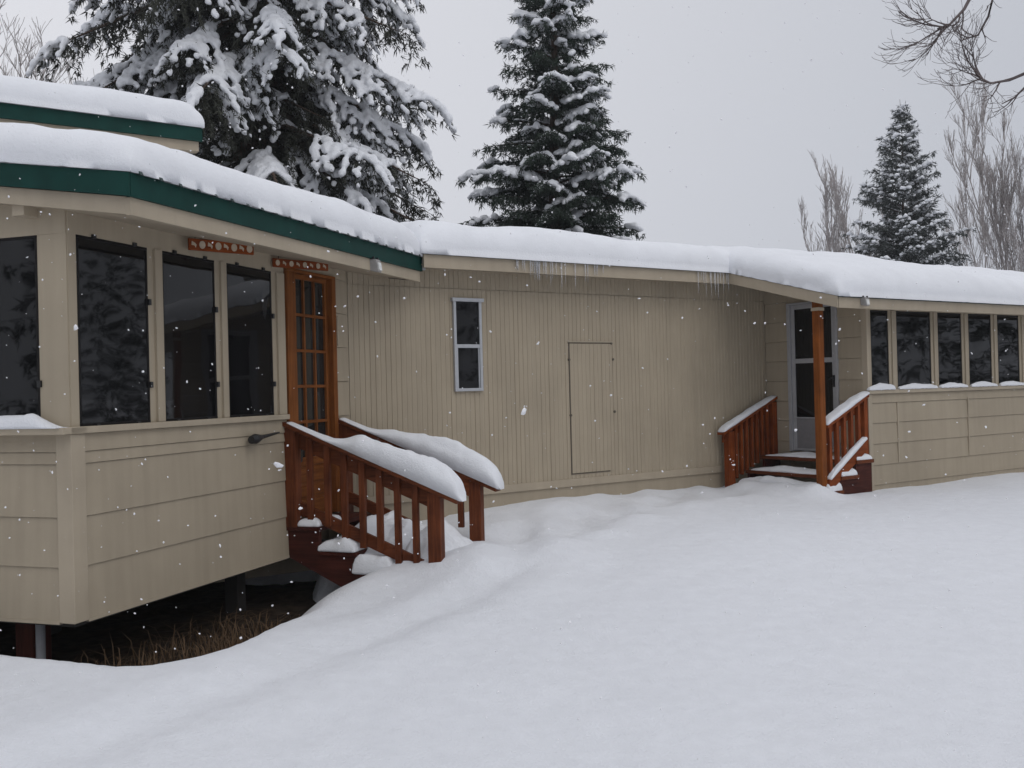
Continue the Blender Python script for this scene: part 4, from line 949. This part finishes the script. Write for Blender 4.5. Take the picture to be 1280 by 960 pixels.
conifer('spruce_tree', 'huge old spruce with drooping snow laden boughs behind the green trimmed roof', (-4.25, 16.6, G0), 19, lambda h: (2.72 + 0.38 * min(1, h / 5.0)) * max(0.05, 1 - (max(h - 7.0, 0) / 14.0) ** 1.5), 2.0, 101, 200,
        lambda h: 0.42, lambda h: -0.12 - 0.012 * h, 10.0, 0.11, -0.45, 'needles_brown', 0.34, hang=0.85, tuft_k=6, lump=0.84, top=14.5, limb=1.8, spacing=0.055, fuse=0.026)
conifer('spruce_tree', 'tall snow capped spruce standing alone above the main roof', (1.0, 20.5, G0), 12.6, lambda h: 3.05 * max(0.0, 1 - h / 12.3) + 0.05, 1.4, 202, 225,
        lambda h: 0.30, lambda h: 0.05 + 0.034 * h, 10.0, 0.115, -0.05, 'needles', 0.20, hang=0.42, tuft_k=7, lump=1.0, top=12.2, fuse=0.026)
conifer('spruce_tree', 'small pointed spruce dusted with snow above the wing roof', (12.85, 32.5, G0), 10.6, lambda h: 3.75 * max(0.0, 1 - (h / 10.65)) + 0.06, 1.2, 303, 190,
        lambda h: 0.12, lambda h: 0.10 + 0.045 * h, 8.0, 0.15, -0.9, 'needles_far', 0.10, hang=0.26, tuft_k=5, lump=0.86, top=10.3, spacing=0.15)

def bare_tree(name, label, loc, stems, seed, mat, hgt, spread_, r0, levels=3, kids=7, up=0.75, twig=0.35, group=None, minr=0.006):
    rng = np.random.default_rng(seed); loc = np.array(loc, float); tb = MB(); tr = MB()
    def grow(m, p, d, L, r, lev):
        n = 6; pts = [p]; dd = d
        for i in range(n):
            dd = unit(dd + rng.normal(0, 0.09, 3) + np.array([0, 0, 0.05 * up])); pts.append(pts[-1] + dd * L / n)
        m.tube(pts, list(np.linspace(r, max(minr, r * 0.35), n + 1)), 5 if lev == 0 else (4 if lev == 1 else 3), cap=False)
        if lev >= levels: return
        for k in range(int(kids * (1.15 if lev == 0 else 1))):
            t = rng.uniform(0.22, 1.0); i = min(int(t * n), n - 1); q = pts[i] + (pts[i + 1] - pts[i]) * (t * n - i)
            az = rng.uniform(0, 6.283); side = np.array([math.cos(az), math.sin(az), 0])
            nd = unit(dd * up + side * spread_ + np.array([0, 0, 0.35 * up]))
            grow(tb, q, nd, L * rng.uniform(0.35, 0.62) * (1.1 - 0.5 * t), max(minr, r * 0.45), lev + 1)
    for (dx, dy, hh, lx) in stems:
        grow(tr, loc + np.array([dx, dy, -0.3]), unit(np.array([lx, 0.0, 1.0])), hgt * hh, r0, 0)
    root = thing(name, label, 'tree', tuple(loc), group)
    tr.build('trunk', M[mat], root, smooth_=True, recalc=False); tb.build('crown', M[mat], root, smooth_=True, recalc=False)
    return root
bare_tree('poplar_tree', 'bare many stemmed poplar at the right edge behind the wing roof', (20.9, 41, G0), [(-1.1, 0, .96, -.05), (-.5, .4, 1.02, -.02), (-.1, 0, .9, .02), (.3, .1, .95, 0.0), (.7, .3, .92, .02), (1.2, 0, .97, .02), (1.9, .2, .85, .04)], 5, 'twig', 10.4, 0.25, 0.06, levels=3, kids=9, up=1.0, minr=0.007)
bare_tree('poplar_tree', 'bare slender poplar left of the small pointed spruce', (14.7, 41.5, G0), [(-1.1, 0, .78, -.09), (-.3, .2, .9, -.03), (0.4, .3, 1.0, .0), (1.0, .2, .84, .05)], 9, 'twig', 8.6, 0.30, 0.055, levels=3, kids=8, up=1.0, minr=0.007)
bare_tree('bare_tree', 'bare wispy tree at the upper left behind the rear roof', (-12.3, 27.0, G0), [(0, 0, 1, -.04), (.9, .3, .95, .02), (2.1, 0.6, .9, .03)], 15, 'twig', 10.5, 0.62, 0.085, levels=3, kids=11, up=0.8, minr=0.006)
# near bare tree: trunk stands outside the frame, two boughs reach in
def near_tree():
    rng = np.random.default_rng(77); loc = np.array([6.9, 8.6, G0]); tr, tb = MB(), MB()
    tr.tube([loc + np.array([0.03 * math.sin(h), 0, h]) for h in np.linspace(-.4, 8.5, 12)], list(np.linspace(0.17, 0.05, 12)), 10)
    def curve(pts, r, lev):
        pts = [np.array(p) for p in pts]; n = len(pts)
        tb.tube(pts, list(np.linspace(r, max(0.0016, r * 0.25), n)), 5 if lev == 0 else 3, cap=False)
        if lev >= 3: return
        for k in range(9 if lev == 0 else (6 if lev == 1 else 3)):
            t = rng.uniform(0.60 if lev == 0 else 0.3, 0.98); i = min(int(t * (n - 1)), n - 2); q = pts[i] + (pts[i + 1] - pts[i]) * (t * (n - 1) - i); d = unit(pts[i + 1] - pts[i])
            s = unit(np.cross(d, rng.normal(0, 1, 3))); L = (0.36, 0.22, 0.13, 0.1)[lev] * rng.uniform(0.6, 1.25)
            sub = [q]; dd = unit(d * 0.9 + s * 0.55)
            for e in range(7): dd = unit(dd + np.array([0, 0, 0.13 * (e / 3.0) - 0.06]) + rng.normal(0, .07, 3)); sub.append(sub[-1] + dd * L / 7)
            curve(sub, max(0.0016, r * 0.36), lev + 1)
    def P(x, y, d): q = at(x, y, Frame((1, 0), (0, 1)), d); return q
    T = lambda z: loc + np.array([0, 0, z])
    curve([T(5.6), P(1330, -120, 8.4), P(1262, -70, 8.2), P(1222, -20, 8.1), P(1205, 12, 8.05), P(1188, 30, 8.0), P(1172, 36, 7.95)], 0.026, 0)
    curve([T(5.2), P(1360, -60, 8.5), P(1290, -60, 8.3), P(1245, -20, 8.2), P(1236, 20, 8.2), P(1222, 44, 8.15), P(1203, 50, 8.1)], 0.022, 1)
    curve([T(4.4), P(1400, 50, 8.6), P(1335, 72, 8.5), P(1290, 88, 8.45), P(1262, 100, 8.4), P(1238, 104, 8.35), P(1215, 92, 8.3)], 0.024, 0)
    curve([T(4.0), P(1400, 90, 8.6), P(1320, 80, 8.5), P(1285, 105, 8.4), P(1268, 122, 8.4), P(1252, 130, 8.4)], 0.02, 1)
    root = thing('bare_tree', 'bare tree whose dark twigs reach in at the upper right corner', 'tree', tuple(loc))
    tr.build('trunk', M['twigdark'], root, smooth_=True, recalc=False); tb.build('crown', M['twigdark'], root, smooth_=True, recalc=False)
near_tree()

# far dark wood round the yard (it shows in the window panes): one mass
wood_parts = []
pv, pf, sv, sf, _ = conifer('x', '', (0, 0, 0), 11, lambda h: 2.3 * max(0.0, 1 - h / 11.2) ** 0.9, 0.6, 404, 60, lambda h: 0.25, lambda h: 0.1 + .02 * h, 4.2, 0.20, 1.3, 'needles', 0.2, hang=0.4, tuft_k=4, spacing=0.4, lump=1.0, only_mesh=True, snow_src=ICO1)
VV, FF, SV_, SF_ = [], [], [], []; o1 = o2 = 0
spots = [(18, 9), (21, 12.5), (20, 16), (24, 14), (26, 19), (23, 21.5), (17.5, 4.5), (22, 6), (28, 9), (27, 25), (15, -4), (19, -7), (9, -16), (3, -19), (-4, -17), (-15, -8), (-18, -3), (-19, 2), (-13, -13), (24, 0)]
for (x, y) in spots:
    s = RNG.uniform(0.85, 1.35); a = RNG.uniform(0, 6.28); Rm = np.array([[math.cos(a), -math.sin(a), 0], [math.sin(a), math.cos(a), 0], [0, 0, 1]]) * s
    VV.append(pv @ Rm.T + np.array([x, y, G0])); FF.append(pf + o1); o1 += len(pv)
    SV_.append(sv @ Rm.T + np.array([x, y, G0])); SF_.append(sf + o2); o2 += len(sv)
dw = fast_mesh('distant_wood', np.concatenate(VV), np.concatenate(FF), M['needles'], smooth_=False); tag(dw, 'dark snowy conifers mirrored in the window panes', 'wood', kind='stuff')
fast_mesh('bough_snow', np.concatenate(SV_), np.concatenate(SF_), M['boughsnow'], dw)

# ================================================================== FALLING SNOW
n = 2600
rng = np.random.default_rng(5)
Yf = rng.uniform(1.6, 10.5, n) ** 1.0; Xf = rng.uniform(-0.62, 0.62, n) * Yf; Zf = EYE + rng.uniform(-0.42, 0.5, n) * Yf
keep = Zf > 0.35; C = np.stack([Xf, Yf, Zf], 1)[keep]
# clear of walls
uC = C[:, :2] @ VC; vA = C[:, :2] @ VA; uA = C[:, :2] @ UA
C = C[(uC > DC + 0.1) & ~((vA < DA + 0.1) & (uA > U0 - 0.15))]
big = [at(655, 515, Frame((1, 0), (0, 1)), 2.2), at(348, 580, Frame((1, 0), (0, 1)), 1.5), at(95, 409, Frame((1, 0), (0, 1)), 2.0), at(376, 636, Frame((1, 0), (0, 1)), 3.0), at(995, 538, Frame((1, 0), (0, 1)), 4.5)]
C = np.concatenate([C, np.array(big)])
r = rng.lognormal(math.log(0.0025), 0.55, len(C)); r = np.minimum(r, 0.0009 * C[:, 1] + 0.0008); r[-5:] = [0.0075, 0.0055, 0.006, 0.006, 0.009]
A = np.zeros((len(C), 3, 3))
for i in range(len(C)):
    e = unit(rng.normal(0, 1, 3)); f = unit(np.cross(e, rng.normal(0, 1, 3))); A[i] = np.stack([e * r[i] * rng.uniform(0.8, 1.5), f * r[i] * rng.uniform(0.6, 1.1), np.cross(e, f) * r[i]])
SV, SF = lumps_mesh(C, A, rng, ICO1, 0.35)
fs = fast_mesh('falling_snow', SV, SF, M['flake']); tag(fs, 'snowflakes drifting down in front of the house', 'snow', kind='stuff')

# ================================================================== HAZE
HAZE = 0.0006
if HAZE > 0:
    hm = bpy.data.materials.new('snowy_air'); hm.use_nodes = True; nt = hm.node_tree; nt.nodes.clear()
    out = nt.nodes.new('ShaderNodeOutputMaterial'); pvn = nt.nodes.new('ShaderNodeVolumePrincipled')
    pvn.inputs['Color'].default_value = (0.93, 0.95, 0.98, 1); pvn.inputs['Density'].default_value = HAZE; nt.links.new(pvn.outputs[0], out.inputs['Volume'])
    b = MB(); fr = Frame((1, 0), (0, 1)); b.box(fr, -440, 440, -440, 440, -4.5, 19.0)
    hz = b.build('haze', hm); tag(hz, 'pale snowy air', 'haze', kind='stuff')

# ================================================================== SKY, SUN, CAMERA
wd = bpy.data.worlds.new('World'); scene.world = wd; wd.use_nodes = True; nt = wd.node_tree; L = nt.links
bg = nt.nodes['Background']
sky = nt.nodes.new('ShaderNodeTexSky'); sky.sky_type = 'NISHITA'; sky.sun_disc = False
SUN_EL, SUN_AZ = R(50), R(140)                 # azimuth from +Y towards +X
sky.sun_elevation = SUN_EL; sky.sun_rotation = SUN_AZ; sky.air_density = 1.0; sky.dust_density = 6.0; sky.ozone_density = 1.0
hs = nt.nodes.new('ShaderNodeHueSaturation'); hs.inputs['Saturation'].default_value = 0.25; L.new(sky.outputs[0], hs.inputs['Color'])
tc = nt.nodes.new('ShaderNodeTexCoord')
dt = nt.nodes.new('ShaderNodeVectorMath'); dt.operation = 'DOT_PRODUCT'; L.new(tc.outputs['Generated'], dt.inputs[0]); dt.inputs[1].default_value = (-0.62, 0.55, 0.55)
mr = nt.nodes.new('ShaderNodeMapRange'); mr.inputs[1].default_value = -0.6; mr.inputs[2].default_value = 1.0; mr.inputs[3].default_value = 0.0; mr.inputs[4].default_value = 1.0; L.new(dt.outputs['Value'], mr.inputs[0])
cr_ = ramp(nt, [(0.0, (0.43, 0.45, 0.505)), (0.55, (0.50, 0.523, 0.58)), (1.0, (0.78, 0.785, 0.83))]); L.new(mr.outputs[0], cr_.inputs[0])
cloud = nt.nodes.new('ShaderNodeMix'); cloud.data_type = 'RGBA'; cloud.blend_type = 'MULTIPLY'; cloud.inputs[0].default_value = 1.0
L.new(cr_.outputs[0], cloud.inputs[6]); 
sx = nt.nodes.new('ShaderNodeSeparateXYZ'); L.new(tc.outputs['Generated'], sx.inputs[0])
zr_ = nt.nodes.new('ShaderNodeMapRange'); zr_.interpolation_type = 'SMOOTHSTEP'; zr_.inputs[1].default_value = 0.34; zr_.inputs[2].default_value = 1.0; zr_.inputs[3].default_value = 10.5; zr_.inputs[4].default_value = 15.5
L.new(sx.outputs[2], zr_.inputs[0]); L.new(zr_.outputs[0], cloud.inputs[7])       # overcast: brighter towards the zenith
mx = nt.nodes.new('ShaderNodeMix'); mx.data_type = 'RGBA'; mx.inputs[0].default_value = 0.9; L.new(hs.outputs[0], mx.inputs[6]); L.new(cloud.outputs[2], mx.inputs[7])
L.new(mx.outputs[2], bg.inputs['Color']); bg.inputs['Strength'].default_value = 0.1
sl = bpy.data.lights.new('sun', 'SUN'); sl.energy = 0.75; sl.angle = R(60); sl.color = (1.0, 0.97, 0.93)
so = bpy.data.objects.new('sun', sl); COL.objects.link(so); so.location = (-10, -10, 20)
dirv = Vector((math.sin(SUN_AZ) * math.cos(SUN_EL), math.cos(SUN_AZ) * math.cos(SUN_EL), math.sin(SUN_EL)))
so.rotation_euler = dirv.to_track_quat('Z', 'Y').to_euler()

cam = bpy.data.cameras.new('camera'); cam.sensor_width = 36; cam.lens = 36 * 1250 / 1280; cam.clip_start = 0.05; cam.clip_end = 2000
co = bpy.data.objects.new('camera', cam); COL.objects.link(co)
from mathutils import Matrix
cp, sp = math.cos(0.00490881), math.sin(0.00490881); cr, sr_ = math.cos(-0.0246171), math.sin(-0.0246171)
r_, fw, up = np.array([1, 0, 0.]), np.array([0, cp, sp]), np.array([0, -sp, cp])
r2 = cr * r_ + sr_ * up; u2 = -sr_ * r_ + cr * up
co.matrix_world = Matrix(((r2[0], u2[0], -fw[0], 0), (r2[1], u2[1], -fw[1], 0), (r2[2], u2[2], -fw[2], EYE), (0, 0, 0, 1)))
scene.camera = co
vs_ = scene.view_settings; vs_.view_transform = 'Standard'; vs_.look = 'None'; vs_.exposure = 0.0; vs_.gamma = 1.0; vs_.use_curve_mapping = False
scene.cycles.use_denoising = True
scene.cycles.max_bounces = 8; scene.cycles.volume_bounces = 1
